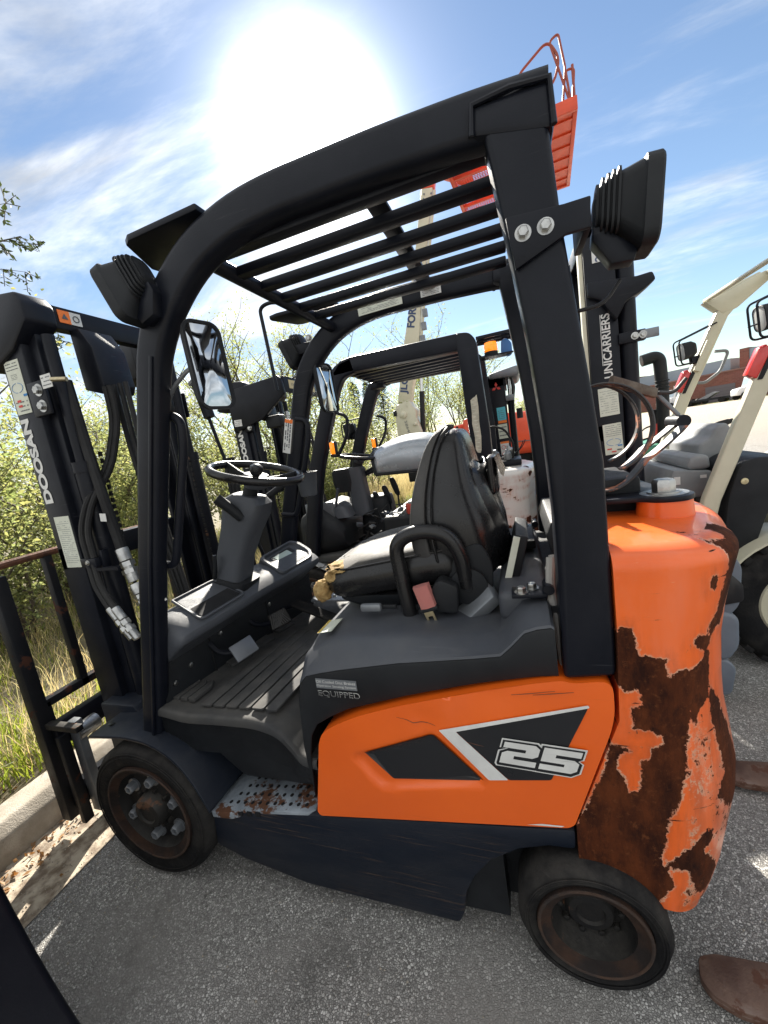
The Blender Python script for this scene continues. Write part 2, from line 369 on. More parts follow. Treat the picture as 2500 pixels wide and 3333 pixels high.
# ================================================================ the orange forklift
YC = .5
def fy(y, s): return y if s == 0 else 2*YC-y
SKIRT = [(.206,.287),(.60,.342),(1.00,.392),(1.378,.436),(1.376,.375),(1.31,.372),(1.236,.347),(1.158,.294),(1.107,.228),(1.077,.165),(1.062,.09),(1.044,.049),(.757,.055),(.538,.062),(.304,.107),(.188,.147)]
PANEL = [(.696,.614),(.714,.649),(.76,.678),(.836,.713),(.974,.757),(1.098,.788),(1.212,.816),(1.317,.838),(1.377,.848),(1.40,.842),(1.482,.852),(1.481,.769),(1.471,.723),(1.376,.454),(1.36,.443),(1.047,.404),(.651,.354),(.641,.365)]
def wheel(root, cx, cz, Rt, Rr, y0, width, s, nbolt, hub):
    # cushion tyre on a steel rim, face towards y0
    sg = 1 if s == 0 else -1; Y = fy(y0, s)
    def T(prof): return [(r, t*sg) for r, t in prof]
    o = (cx, Y, cz); ax = (0, 1, 0)
    w = MB().lathe(T([(Rr, .004), (Rr+.012, .0), (Rt-.03, -.004), (Rt-.012, .004), (Rt, .022), (Rt, width-.02), (Rt-.02, width), (Rr, width-.005), (Rr-.002, .03), (Rr, .004)]), o, ax, 64).build('tyre', RUB, root, ang=50)
    for rr_ in (Rt-.022, (Rr+Rt)/2+.004): MB().torus((cx, Y-.0035*sg, cz), ax, rr_, .0022, 64, 6).build('sidewall_ridge', RUB, w)
    D = .040 if nbolt else .070; H = 0 if nbolt else .050
    rim = MB().lathe(T([(Rr-.036, .010), (Rr-.040, D*.6), (Rr-.055, D), (hub+.024, D), (hub+.014, D-.006), (.005, D-.006)]), o, ax, 64, cap=False).build('rim', RIM, root, ang=40)
    MB().lathe(T([(Rr-.002, .03), (Rr-.002, -.004), (Rr-.010, -.006), (Rr-.014, .0), (Rr-.022, .004), (Rr-.036, .010)]), o, ax, 64, cap=False).build('rim_band', RIMBAND, rim, ang=40)
    MB().torus((cx, Y-.003*sg, cz), ax, Rr-.007, .0045, 64, 8).build('rim_edge', RIMEDGE, rim)
    MB().lathe(T([(hub+.004, D), (hub, .004+H), (hub-.008, -.006+H), (hub*.60, -.008+H), (hub*.52, -.002+H), (.004, -.002+H)]), o, ax, 32).build('hub', RIM, rim, ang=40)
    for k in range(nbolt):
        a = 2*math.pi*k/nbolt+.35; r = (Rr+hub)/2-.012
        px, pz = cx+r*math.cos(a), cz+r*math.sin(a)
        mb = MB().lathe(T([(.026, D), (.026, D-.006)]), (px, Y, pz), ax, 16)
        mb.lathe(T([(.019, D-.005), (.019, D-.026), (.016, D-.031), (.0125, D-.031), (.0115, D-.020), (.001, D-.020)]), (px, Y, pz), ax, 6)
        mb.build('wheel_nut', GREYM, rim)
    for k in range(10):
        a = 2*math.pi*k/10; r = hub*1.22
        if hub > .05: MB().lathe(T([(.0085, D), (.0085, D-.018), (.002, D-.020)]), (cx+r*math.cos(a), Y, cz+r*math.sin(a)), ax, 6).build('hub_bolt', RIM, rim)
    return w
def guard_sect(): return rrect(.078, .108, .026, 4)
PIL = [(-.012,0,.535),(.190,0,1.2),(.392,0,1.79),(.452,0,1.878),(.518,0,1.940),(.592,0,1.990),(.675,0,2.022),(.765,0,2.041),(.86,0,2.047),(1.10,0,2.043),(1.30,0,2.033),(1.446,0,2.020)]
def overhead_guard(root, paint=BLK):
    for s in (0, 1):
        y = fy(.07, s)
        pth = arcpts([(a, y, c) for a, b, c in PIL], .05, 3); pscale = [.84+.16*max(0, min(1, (q.z-1.62)/.30)) for q in pth]
        p = MB().sweep(pth, rrect(.066, .096, .020, 4), up=(0, 1, 0), scales=pscale).build('guard_rail', paint, root, ang=50)
        # rolled groove along the pillar's outer and rear face
        for dz, dy in ((0, -.040),):
            MB().sweep([(a+.020, y+(.8*dy if s == 0 else -.8*dy), c-.01) for a, b, c in PIL[:3]], rrect(.008, .012, .003, 2), up=(0, 1, 0)).build('pillar_ridge', paint, p)
        yo, yi = (fy(.035, s), fy(.135, s))
        L = [(1.383,.846),(1.388,1.011),(1.393,1.233),(1.394,1.36),(1.392,1.607),(1.368,1.756),(1.328,1.987),(1.322,2.04),(1.440,2.05),(1.442,1.985),(1.452,1.80),(1.460,1.72),(1.485,1.467),(1.496,1.34),(1.495,1.124),(1.492,.858)]
        L[3:7] = [(1.388,1.40),(1.372,1.62),(1.352,1.80),(1.328,1.987)]
        leg = MB().xz(L, yo, yi).build('rear_leg', paint, root, bevel=.012, seg=3)
        MB().tube([(1.306,yo-.004*(1 if s == 0 else -1),1.99),(1.312,yo-.005*(1 if s == 0 else -1),2.040),(1.38,yo-.006*(1 if s == 0 else -1),2.043),(1.448,yo-.005*(1 if s == 0 else -1),2.034),(1.45,yo-.004*(1 if s == 0 else -1),1.96)], .006, 8).build('weld_bead', paint, leg)
        cp = [(1.316,1.985),(1.322,2.048),(1.33,2.056),(1.462,2.048),(1.466,1.94),(1.352,1.955)]
        MB().xz([(1.305,1.99),(1.31,2.044),(1.452,2.034),(1.452,1.955)], yo-.004*(1 if s == 0 else -1), yi).build('weld_collar', paint, leg, bevel=.012, seg=2)
    x0 = [.613,.618,.624,.629,.634]; x1 = [1.345,1.350,1.356,1.362,1.370]
    for k, (yb, a, b) in enumerate(zip((.165,.272,.38,.49,.605), x0, x1)):
        pass
    ys = [.145+.118*k for k in range(7)]
    for k in range(6):
        yb = .106+.1215*k
        MB().cbox(((.62+1.355)/2, yb, 1.998), (.745, .040, .026)).build('guard_bar', paint, root, bevel=.005)
    MB().tube([(.60, .10, 2.0), (.60, .90, 2.0)], .023, 14).build('front_crossbar', paint, root)
    MB().cbox((1.055, .5, 2.044), (.052, .78, .012)).build('middle_crossbar', paint, root, bevel=.003)
    MB().cbox((1.42, .5, 1.985), (.07, .74, .075)).build('rear_crossbar', paint, root, bevel=.008)
    for s in (0, 1):
        pl = [(.405,.05),(.43,.035),(.66,.03),(.66,.16),(.585,.20),(.40,.215),(.355,.205),(.35,.18)]
        MB().xy([(x, fy(y, s)) for x, y in pl], 2.066, 2.082).build('visor_plate', paint, root, bevel=.004)
def mast(root, near=.18, xl=-.425, zt=2.15, writing='DOOSAN', main=True):
    s2 = 2*YC
    for s in (0, 1):
        y0 = fy(near, s); d = 1 if s == 0 else -1
        ch = lambda xa, xb, ya, w, t: [(xa, ya), (xb, ya), (xb, ya+d*w), (xb-t, ya+d*w), (xb-t, ya+d*t), (xa+t, ya+d*t), (xa+t, ya+d*w), (xa, ya+d*w)]
        o = MB().xy(ch(xl, xl+.125, y0, .075, .016), .10, 2.03).build('outer_mast_rail', BLK2, root, bevel=.006)
        MB().xy(ch(xl+.035, xl+.165, y0+d*.03, .07, .016), .14, zt-.03).build('inner_mast_rail', BLK2, root, bevel=.006)
        cyl = MB().cyl((xl+.20, y0+d*.05, .12), (xl+.20, y0+d*.05, 1.52), .034, 20).cyl((xl+.20, y0+d*.05, 1.52), (xl+.20, y0+d*.05, 1.56), .038, 20).build('lift_cylinder', BLK2, root)
        MB().cyl((xl+.20, y0+d*.05, 1.56), (xl+.20, y0+d*.05, 2.02), .021, 16).build('cylinder_rod', BLK2, root)
        # leaf chain
        mb = MB()
        for k in range(38): mb.cbox((xl+.236, y0+d*.10, .62+.026*k), (.009, .010, .018))
        mb.build('lift_chain', RIM, root, kind='stuff')
        # cap with bolts half way up
        br = MB().cbox((xl+.155, y0-d*.004, 1.80), (.09, .012, .12)).build('mast_bracket', BLK2, root, bevel=.004)
        if s == 0:
            for q in (-.028, .028): MB().hexbolt((xl+.168, y0-d*.010, 1.80+q), (0, -d, 0), .015, .012).build('bolt', STEEL, br)
        # gusset at the top end
        MB().xz([(xl-.12,2.03),(xl-.02,2.14),(xl+.10,2.17),(xl+.18,2.16),(xl+.205,2.12),(xl+.205,2.06),(xl+.10,1.98),(xl-.04,1.93),(xl-.12,1.95)], y0-d*.014, y0+d*.10).build('mast_end_plate', BLK2, root, bevel=.012, seg=2)
    MB().cbox((xl+.165, .5, 2.10), (.05, .64, .085)).build('top_crossbar', BLK2, root, bevel=.008)
    MB().cbox((xl+.02, .5, .35), (.05, .64, .16)).build('lower_crossbar', BLK2, root, bevel=.008)
    MB().cbox((xl+.02, .5, 1.20), (.045, .64, .10)).build('middle_tie_bar', BLK2, root, bevel=.008)
    MB().xz([(xl+.06,.20),(xl+.30,.20),(xl+.30,.52),(xl+.24,.60),(xl+.06,.60)], near-.05, near+.06).build('tilt_mount', FRAME, root, bevel=.01)
    # centre hose guide cover hanging below the top bar
    MB().xz([(xl+.165,2.07),(xl+.215,2.065),(xl+.262,1.985),(xl+.275,1.84),(xl+.255,1.81),(xl+.17,1.84)], near+.16, near+.30).build('pulley_cover', BLK2, root, bevel=.005)
    return xl
def hose(name, pts, r, root, m=HOSE, n=10): return MB().tube(arcpts(pts, .08, 6), r, n).build(name, m, root)
def fitting(root, p0, p1, k=1.0, m=None):
    # crimped hose end: ferrule, hex nut, collar
    p0, p1 = Vector(p0), Vector(p1); a = (p1-p0).normalized(); L = (p1-p0).length
    mb = MB().lathe([(.0135*k, 0), (.0145*k, .004), (.0145*k, L*.36), (.012*k, L*.38)], p0, a, 18)
    mb.lathe([(.0165*k, L*.40), (.0165*k, L*.54)], p0, a, 6); mb.lathe([(.012*k, L*.54), (.012*k, L*.62)], p0, a, 16)
    mb.lathe([(.018*k, L*.62), (.018*k, L*.74)], p0, a, 6); mb.lathe([(.014*k, L*.74), (.014*k, L)], p0, a, 16)
    return mb.build('hose_fitting', m or STEEL, root, ang=30)
def work_light(root, T, name='work_light', wire=None):
    # body looks along local +X; Y is sideways, Z up
    def ring(x, w, h, r, dz=0): return [Vector((x, a, b+dz)) for a, b in rrect(w, h, r, 4)]
    mb = MB().loft([ring(-.066,.03,.04,.012,.012), ring(-.062,.050,.070,.018,.014), ring(-.02,.085,.105,.024,.014), ring(.012,.112,.142,.024), ring(.016,.122,.152,.024), ring(.040,.122,.152,.024), ring(.044,.116,.146,.024), ring(.038,.108,.138,.022)], T=T)
    b = mb.build(name, PLASD, root, ang=30)
    MB().loft([ring(.0385,.107,.137,.022), ring(.0405,.105,.135,.022)], T=T).build('lens', LENS, b)
    for k in range(5):
        q = k/7; x = -.062+.0088*k; w_, h_ = .062+.040*q**.6, .082+.046*q**.6
        MB().loft([ring(x, w_, h_, .022, .016), ring(x+.0042, w_, h_, .022, .016)], T=T).build('cooling_fin', PLASD, b)
    MB().xz([(-.03,-.092),(.01,-.092),(.015,-.07),(-.05,-.02),(-.066,-.02),(-.066,-.045)], -.022, .022, T).build('lamp_bracket', BLK, b, bevel=.003)
    return b
def side_mirror(root, T, w=.125, h=.235):
    # face looks along local +X
    r = lambda x, W, H, q: [Vector((x, a, b)) for a, b in rrect(W, H, q, 6)]
    sh = MB().loft([r(-.022, w*.6, h*.7, .03), r(-.018, w*.92, h*.94, .035), r(-.004, w, h, .032), r(.006, w, h, .032), r(.006, w-.014, h-.014, .026), r(.001, w-.016, h-.016, .026)], T=T).build('side_mirror', PLASD, root, ang=30)
    MB().loft([[Vector((.0014+.0045*(1-k*k), a*k, b*k)) for a, b in rrect(w-.017, h-.017, .025, 6)] for k in (1,.8,.6,.4,.2,.02)], T=T).build('mirror_glass', MIRROR, sh, ang=80)
    return sh
def steering(root, c, tilt, Rr=.17):
    ax = Vector((math.sin(tilt), 0, math.cos(tilt))); c = Vector(c)
    w = MB().torus(c, ax, Rr, .0155, 56, 12).build('steering_wheel', VINYL, root)
    u = ax.orthogonal().normalized(); v2 = ax.cross(u)
    for k in range(3):
        a = 2*math.pi*k/3+2.2; d = u*math.cos(a)+v2*math.sin(a)
        MB().sweep([c-ax*.03+d*.03, c-ax*.022+d*.09, c+d*(Rr-.006)], rrect(.026, .012, .004, 2), up=ax).build('wheel_spoke', PLASD, w)
    MB().lathe([(.040,-.06),(.050,-.045),(.052,-.018),(.046,-.006),(.02,.0),(.001,.0)], c, ax, 28).build('horn_button', PLAS, w)
    return w, ax
# ---------------------------------------------------------------- ground
def ground_mats():
    m = bpy.data.materials.new('asphalt'); m.use_nodes = True; t = m.node_tree; L = t.links.new; b = t.nodes['Principled BSDF']
    def N(k, **kw):
        n = t.nodes.new(k)
        for a, c in kw.items(): setattr(n, a, c)
        return n
    tc = N('ShaderNodeTexCoord')
    def noi(sc, det=5, ro=.6):
        n = N('ShaderNodeTexNoise'); L(tc.outputs['Object'], n.inputs['Vector']); n.inputs['Scale'].default_value = sc; n.inputs['Detail'].default_value = det; n.inputs['Roughness'].default_value = ro; return n.outputs['Fac']
    vo = N('ShaderNodeTexVoronoi', feature='F1'); L(tc.outputs['Object'], vo.inputs['Vector']); vo.inputs['Scale'].default_value = 160; vo.inputs['Randomness'].default_value = 1
    vd = N('ShaderNodeTexVoronoi', feature='DISTANCE_TO_EDGE'); L(tc.outputs['Object'], vd.inputs['Vector']); vd.inputs['Scale'].default_value = 160
    cr = N('ShaderNodeValToRGB'); sp = N('ShaderNodeSeparateColor'); L(vo.outputs['Color'], sp.inputs[0]); L(sp.outputs[0], cr.inputs[0])
    e = cr.color_ramp.elements; e[0].position = 0; e[0].color = (.25,.243,.23,1); e[1].position = 1; e[1].color = (.85,.83,.79,1)
    x = e.new(.45); x.color = (.38,.37,.35,1); x = e.new(.80); x.color = (.56,.545,.51,1)
    def mixc(f, a, c, mode='MIX'):
        n = N('ShaderNodeMix', data_type='RGBA', blend_type=mode)
        if isinstance(f, (int, float)): n.inputs[0].default_value = f
        else: L(f, n.inputs[0])
        for s_, q in ((6, a), (7, c)):
            if isinstance(q, tuple): n.inputs[s_].default_value = (*q[:3], 1)
            else: L(q, n.inputs[s_])
        return n.outputs[2]
    def rmp(q, a, c):
        n = N('ShaderNodeMapRange', interpolation_type='SMOOTHSTEP'); L(q, n.inputs[0]); n.inputs[1].default_value = a; n.inputs[2].default_value = c; return n.outputs[0]
    def mulf(q, k):
        n = N('ShaderNodeMath', operation='MULTIPLY'); L(q, n.inputs[0]); n.inputs[1].default_value = k; return n.outputs[0]
    ed = rmp(vd.outputs['Distance'], .02, .14)
    c = mixc(ed, (.13,.125,.118), cr.outputs[0])
    c = mixc(rmp(noi(1.3, 6, .6), .45, .75), c, (.30,.285,.265)); 
    c = mixc(.18, c, (.21,.20,.18))
    st = rmp(noi(2.2, 7, .7), .54, .74); c = mixc(mulf(st, .62), c, (.11,.105,.098)); st2 = rmp(noi(9, 4, .5), .70, .74); c = mixc(mulf(st2, .6), c, (.055,.05,.047))
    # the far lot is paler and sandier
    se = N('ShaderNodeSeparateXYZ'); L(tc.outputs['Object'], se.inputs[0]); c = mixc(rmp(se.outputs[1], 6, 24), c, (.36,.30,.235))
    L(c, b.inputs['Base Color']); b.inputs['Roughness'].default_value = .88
    bu = N('ShaderNodeBump'); bu.inputs['Strength'].default_value = .8; bu.inputs['Distance'].default_value = .004
    h = N('ShaderNodeMath', operation='ADD'); L(ed, h.inputs[0]); L(noi(240, 3), h.inputs[1]); L(h.outputs[0], bu.inputs['Height']); L(bu.outputs[0], b.inputs['Normal'])
    return m
ASPH = ground_mats()
CONC = mat('concrete', (.42,.375,.31), .92, col2=(.27,.235,.185), nscale=11, nlo=.3, nhi=.7, bump=1.0, bscale=150, dust=.25, dustcol=(.20,.165,.12))
GUT = mat('gutter_dirt', (.42,.36,.275), .95, col2=(.15,.11,.075), nscale=16, nlo=.38, nhi=.66, bump=1.0, bscale=110)
SOIL = mat('soil', (.10,.08,.045), .95, col2=(.16,.135,.07), nscale=3, bump=1, bscale=40)
def struct(o): o['kind'] = 'structure'; return o
XK = -.72
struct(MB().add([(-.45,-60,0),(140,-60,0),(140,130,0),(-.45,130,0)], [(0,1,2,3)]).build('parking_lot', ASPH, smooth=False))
struct(MB().add([(-.80,-60,.004),(-.43,-60,.004),(-.45,130,.004),(-.80,130,.004)], [(0,1,2,3)]).build('gutter', GUT, smooth=False))
# kerb: one piece every three metres
kp = smooth_loop([(-.83,-.05),(-.79,.0),(-.815,.105),(-.86,.148),(-.985,.148),(-1.02,.13),(-1.03,-.05)], .012, 3)
kb = MB()
for k in range(-2, 30): kb.xz(kp, -5.2+k*3.05+.006, -5.2+(k+1)*3.05-.006)
struct(kb.build('kerb', CONC, ang=50))
# verge beyond the kerb: gently falling, lumpy
def gz(x, y):
    d = -1.0-x
    h = .12+.02*noise.noise(Vector((x*.8, y*.8, 0)))+.05*noise.noise(Vector((x*.25, y*.25, 3)))*min(1, d)
    return h-.055*max(0, d-2.5)*min(1, max(0, d-2.5)/4) if d < 14 else h-.055*11.5-.02*(d-14)*0
xs = [-1.02-.14*k for k in range(12)]+[-2.8-.5*k for k in range(24)]+[-16,-20,-26,-40,-70,-140]
ys = [-12+.25*k for k in range(80)]+[8+1.0*k for k in range(40)]+[52,60,80,130,400]
gv = [(x, y, gz(x, y) if x < -1.03 else .125) for x in xs for y in ys]; ny = len(ys)
struct(MB().add(gv, [(i*ny+j, i*ny+j+1, (i+1)*ny+j+1, (i+1)*ny+j) for i in range(len(xs)-1) for j in range(ny-1)]).build('grass_verge', SOIL))
struct(MB().add([(-900,-900,-.9),(1500,-900,-.9),(1500,1500,-.9),(-900,1500,-.9)], [(0,1,2,3)]).build('ground', SOIL, smooth=False))
def build_main():
    root = thing('forklift', 'orange forklift with large numerals on its side panel and rusted counterweight, nearest to the viewer', 'forklift', (0, 0, 0), group='forklifts parked in the yard')
    # chassis
    ch = MB()
    ch.xz(SKIRT, .03, .97)
    ch.build('chassis', FRAME, root, bevel=.012, seg=2)
    MB().box((-.22, .19, .12), (.21, .81, .46)).build('front_axle', FRAME, root, bevel=.02)
    MB().xz([(.19,.15),(.19,.30),(.34,.60),(.66,.60),(.66,.34)], .27, .73).build('step_well', PLASD, root, bevel=.01)
    MB().box((1.05, .07, .065), (1.185, .80, .36)).box((1.18, .135, .065), (1.30, .80, .36)).build('wheel_arch_liner', PLASD, root); MB().box((1.20, .22, .30), (1.62, .78, .40)).build('wheel_arch_roof', PLASD, root); MB().box((1.2, .50, .07), (1.64, .78, .32)).build('rear_frame', PLASD, root)
    MB().cyl((1.387, .10, .17), (1.387, .90, .17), .05, 20).build('rear_axle', RIM, root)
    # wheels
    for s in (0, 1):
        wheel(root, -.062, .2665, .2665, .192, .0, .17, s, 6, .062)
        wheel(root, 1.395, .178, .178, .134, -.006, .13, s, 0, .060)
        fp = [(-.262,.566),(-.20,.572),(-.08,.582),(.034,.570),(.129,.519),(.186,.443),(.235,.325)]
        yy0, yy1 = (fy(.0, s), fy(.30, s))
        pr = arcpts([(x, 0, z) for x, z in fp], .05, 4)
        rings = []
        f = MB()
        up = [(p.x, p.z) for p in pr]; dn = [(p.x-.004, p.z-.012) for p in pr][::-1]
        f.xz(up+dn, yy0, yy1)
        fo = f.build('front_fender', FEND, root, bevel=.003)
        for x, y in ((-.215, .06), (-.12, .085)): MB().lathe([(.011,0),(.011,.0012),(.002,.0012)], (x, fy(y, s), .5765), (0, 0, 1), 16).build('bolt_hole', BLACKD, fo)
    # orange side panels
    REC = [(.788,.583),(1.055,.688),(1.182,.546),(1.172,.532),(.89,.479),(.858,.489)]
    for s in (0, 1):
        sg = 1 if s == 0 else -1
        lp = smooth_loop(PANEL, .03, 4); rec = smooth_loop(REC, .03, 4)
        def dep(x, z):
            d = sd_poly((x, z), rec); t = max(0, min(1, (d+.001)/.022)); t = t*t*(3-2*t)
            dent = .004*math.exp(-((x-1.03)**2+(z-.715)**2)/.0016)+.003*math.exp(-((x-1.22)**2+(z-.80)**2)/.002)
            band = max(0, min(1, (z-(.455+.28*(x-.64)))/.25))
            return fy(.028+.012*t+dent+.0*band, s)
        mb = MB(); cdt_plate(mb, [lp, rec], dep, grid=.014)
        n = len(lp); o = len(mb.v)
        mb.add([(x, fy(.028, s), z) for x, z in lp]+[(x+(.0), fy(.045, s), z) for x, z in lp]+[(x, fy(.20, s), z) for x, z in lp], [(i, (i+1) % n, n+(i+1) % n, n+i) for i in range(n)]+[(n+i, n+(i+1) % n, 2*n+(i+1) % n, 2*n+i) for i in range(n)])
        pan = mb.build('side_panel', ORANGE, root, bevel=0, ang=50)
        yd = lambda k: fy(.0405-.0012*k, s)
        def dec(name, pts, m, k, y=None, r=.006):
            mb = MB(); q = smooth_loop(pts, r, 3) if r else pts
            cdt_plate(mb, [q], (lambda x, z: dep(x, z)-sg*(.0015+.0012*k)), grid=.012); return mb.build(name, m, pan, smooth=False)
        B1 = [(.838,.599),(1.047,.676),(1.168,.546),(.911,.514)]
        WH = [(1.067,.693),(1.428,.791),(1.43,.784),(1.112,.693),(1.23,.566),(1.181,.559)]
        B2 = [(1.112,.693),(1.427,.783),(1.332,.579),(1.231,.565)]
        dec('black_triangle_decal', B1, BLACKD, 1); dec('black_panel_decal', B2, BLACKD, 1); dec('white_chevron_decal', WH, WHITE, 2, r=.004)
        for pts in ([(1.26,.806),(1.30,.812),(1.36,.822)],[(1.31,.809),(1.35,.814),(1.40,.821)],[(.955,.722),(.985,.716),(1.0,.705),(1.02,.712),(1.045,.709),(1.06,.703)],[(1.14,.665),(1.16,.660),(1.18,.657)],[(1.21,.622),(1.24,.634),(1.27,.640)]):
            q = arcpts([(a, 0, c) for a, c in pts], .01, 2)
            MB().sweep([(p.x, dep(p.x, p.z)-sg*.0022, p.z) for p in q], rrect(.0020, .0006, .0002, 1), up=(0, sg, 0), scales=[.3+1.0*math.sin(math.pi*(i+.5)/len(q)) for i in range(len(q))]).build('scratch', SCRATCHM, pan)
        # numerals 25: slanted block digits, white on black with a white outline
        def numeral(lps, T, k, m, name):
            for lp_ in lps:
                mb = MB(); cdt_plate(mb, [[T(a, b) for a, b in lp_]], (lambda x, z: dep(x, z)-sg*(.0015+.0012*k))); mb.build(name, m, pan, smooth=False)
        two = [(0,1),(.86,1),(1,.86),(1,.52),(.86,.40),(.36,.40),(.36,.25),(1,.25),(1,0),(.0,0),(0,.48),(.14,.60),(.64,.60),(.64,.74),(0,.74)]
        five = [(0,1),(1,1),(1,.74),(.36,.74),(.36,.60),(.86,.60),(1,.48),(1,.14),(.86,0),(0,0),(0,.25),(.64,.25),(.64,.37),(0,.37)]
        def TT(ox, w, dx=0, dz=0, grow=0):
            def f(a, b):
                a2 = .5+(a-.5)*(1+grow); b2 = .5+(b-.5)*(1+grow*1.6)
                u = ox+a2*w
                return (1.213+u*.176+b2*.020+dx, .6195+b2*.061-u*.013+dz)
            return f
        if s == 0:
            out = [(0,1),(1,1),(1,0),(0,0)]
            for ox in (.0, .525): pass
            for ox, dg in ((0, two), (.52, five)):
                kk = .3 if dg is five else 0
                numeral([([(-.10,1.12),(1.10,1.12),(1.10,.64),(.99,.58),(1.13,.46),(1.13,.02),(.92,-.20),(-.06,-.20),(-.12,-.10)] if dg is five else [(-.10,1.12),(.92,1.12),(1.10,.92),(1.10,-.20),(-.06,-.20),(-.12,-.10),(-.12,.55),(.10,.68),(-.10,.68)])], TT(ox, .475), 3+kk, WHITE, 'numeral_outline')
                numeral([([(-.06,1.06),(1.05,1.06),(1.05,.68),(.95,.58),(1.08,.46),(1.08,.05),(.90,-.14),(-.03,-.14),(-.07,-.06)] if dg is five else [(-.06,1.06),(.90,1.06),(1.05,.90),(1.05,-.14),(-.03,-.14),(-.07,-.06),(-.07,.53),(.16,.70),(-.06,.70)])], TT(ox, .475), 4+kk, BLACKD, 'numeral_shadow')
                numeral([dg], TT(ox, .475), 5, WHITE, 'numeral')
            # scuffs along the top edge and a chipped strip at the bottom
            MB().add([(1.262,fy(.0265,s),.437),(1.345,fy(.0265,s),.4445),(1.352,fy(.0265,s),.449),(1.30,fy(.0265,s),.446)], [(0,1,2,3)]).build('paint_chip', WHITE, pan, smooth=False)
    # seat deck: the dark hood
    st = [ # x, panel z, ridge z, upper z, top z
        (.634,.40,.60,.655,.66),(.648,.55,.74,.80,.82),(.664,.62,.80,.858,.875),(.69,.66,.826,.878,.896),(.74,.69,.838,.898,.908),(.803,.72,.85,.912,.918),(.98,.772,.876,.92,.923),(1.05,.79,.882,.92,.923),(1.18,.82,.894,.918,.922),
        (1.245,.832,.902,.921,.924),(1.27,.836,.925,.946,.948),(1.305,.842,.962,.988,.99),(1.335,.846,.972,.997,.998),(1.365,.848,.976,.999,1.0),(1.372,.848,.97,.99,.992)]
    rings = []; sides = ([], [])
    for x, zp, zr, zu, zt in st:
        half = [(.041, zr-.003), (.044, zr+.003), (.060, zr+(zu-zr)*.25), (.092, zu-(zu-zr)*.16), (.103, zu-.003), (.112, zu), (.135, zu+.002), (.20, zt), (.35, zt)]
        rings.append([Vector((x, y, z)) for y, z in half]+[Vector((x, 1-y, z)) for y, z in half[::-1]])
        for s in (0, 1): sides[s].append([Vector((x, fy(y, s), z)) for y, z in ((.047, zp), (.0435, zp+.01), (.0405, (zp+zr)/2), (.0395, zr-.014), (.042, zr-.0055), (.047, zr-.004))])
    hood = MB().loft(rings).build('hood', PLAS, root, ang=42)
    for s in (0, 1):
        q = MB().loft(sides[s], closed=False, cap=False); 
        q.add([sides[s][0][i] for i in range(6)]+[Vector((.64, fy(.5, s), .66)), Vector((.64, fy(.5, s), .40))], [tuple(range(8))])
        q.build('hood_side_shaded', PLASD, root, ang=42)  # shade below the ridge painted in as a darker plastic
    MB().box((1.245, .16, .93), (1.375, .84, 1.012)).build('hood_rear_ledge', PLAS, root, bevel=.02, seg=3)
    # grey sticker and outlined word on the hood side
    T = frame((.722, .0365, .789), (.9985, 0, -.02), (-.02, 0, .9985))
    TS = frame((.7215, .0365, .7905), (.129, 0, -.0035), (0, 0, 1))
    sticker(hood, TS, .127, .030, GREYM)
    T1 = frame((.7235, .0355, .808), (.129, 0, -.0035), (0, 0, 1)); text('lettering', 'Oil Cooled Disc Brakes', T1, .122, .0085, WHITE, hood)
    T2 = frame((.7235, .0355, .7945), (.129, 0, -.0035), (0, 0, 1)); text('lettering', 'Operator Sensing System', T2, .122, .0085, WHITE, hood)
    T3 = frame((.7235, .0355, .7625), (.129, 0, -.0035), (0, 0, 1)); text('lettering', 'EQUIPPED', T3, .129, .0215, WHITE, hood, bold=.012)
    T4 = frame((.7243, .0347, .7634), (.129, 0, -.0035), (0, 0, 1)); text('lettering', 'EQUIPPED', T4, .1272, .0195, BLACKD, hood, bold=-.004)
    TY = frame((.70, .13, .9115), (1, .0, .16), (0, 1, 0)); sticker(hood, TY, .05, .085, CREAMP, name='warning_sticker')
    TY2 = frame((.70, .13, .9125), (1, .0, .16), (0, 1, 0)); sticker(hood, TY2, .009, .085, mat('yellow_label', (.55,.40,.08), .5), name='warning_sticker')
    # hinges, hoses and bolts behind the hood
    for s in (0, 1):
        y = fy(.15, s)
        h = MB().cbox((1.325, y, 1.017), (.085, .06, .010)).build('hood_hinge', BLK, root, bevel=.002)
        for dx in (-.008, .018): MB().hexbolt((1.315+dx, y+(.012 if dx > 0 else -.012), 1.022), (0, 0, 1), .012, .013).build('bolt', STEEL, h)
        MB().cyl((1.372, y-.025, 1.03), (1.372, y+.03, 1.03), .013, 16).build('hinge_pin', BLK, h)
    for k, c in enumerate((0, .022)):
        hose('coolant_hose', [(1.385+c*.3, .17+c, 1.10), (1.375+c, .145+c, 1.03), (1.385+c, .12+c, .93), (1.39+c, .10+c, .82)], .011, root, m=mat('grey_hose_%d' % k, (.34,.32,.29), .6, col2=(.22,.21,.2)))
    MB().box((1.36, .12, .80), (1.50, .88, .99)).build('engine_bulkhead', PLASD, root)
    MB().xz([(1.385,1.12),(1.40,1.16),(1.47,1.16),(1.47,1.05),(1.40,1.05)], .30, .70).build('radiator_cover', PLASD, root, bevel=.006)
    # floor
    fp = [(.045,.672),(.10,.664),(.172,.650),(.306,.655),(.453,.655),(.539,.632),(.585,.572),(.605,.538),(.66,.530)]
    pr = [(p.x, p.z) for p in arcpts([(x, 0, z) for x, z in fp], .04, 4)]
    ring_up = [[Vector((x, y, z-dz)) for x, z in pr] for y, dz in ((.046,.030),(.046,.008),(.052,.001),(.062,0),(.45,-.012),(.95,-.012))]
    fm = MB().loft(ring_up, closed=False, cap=False)
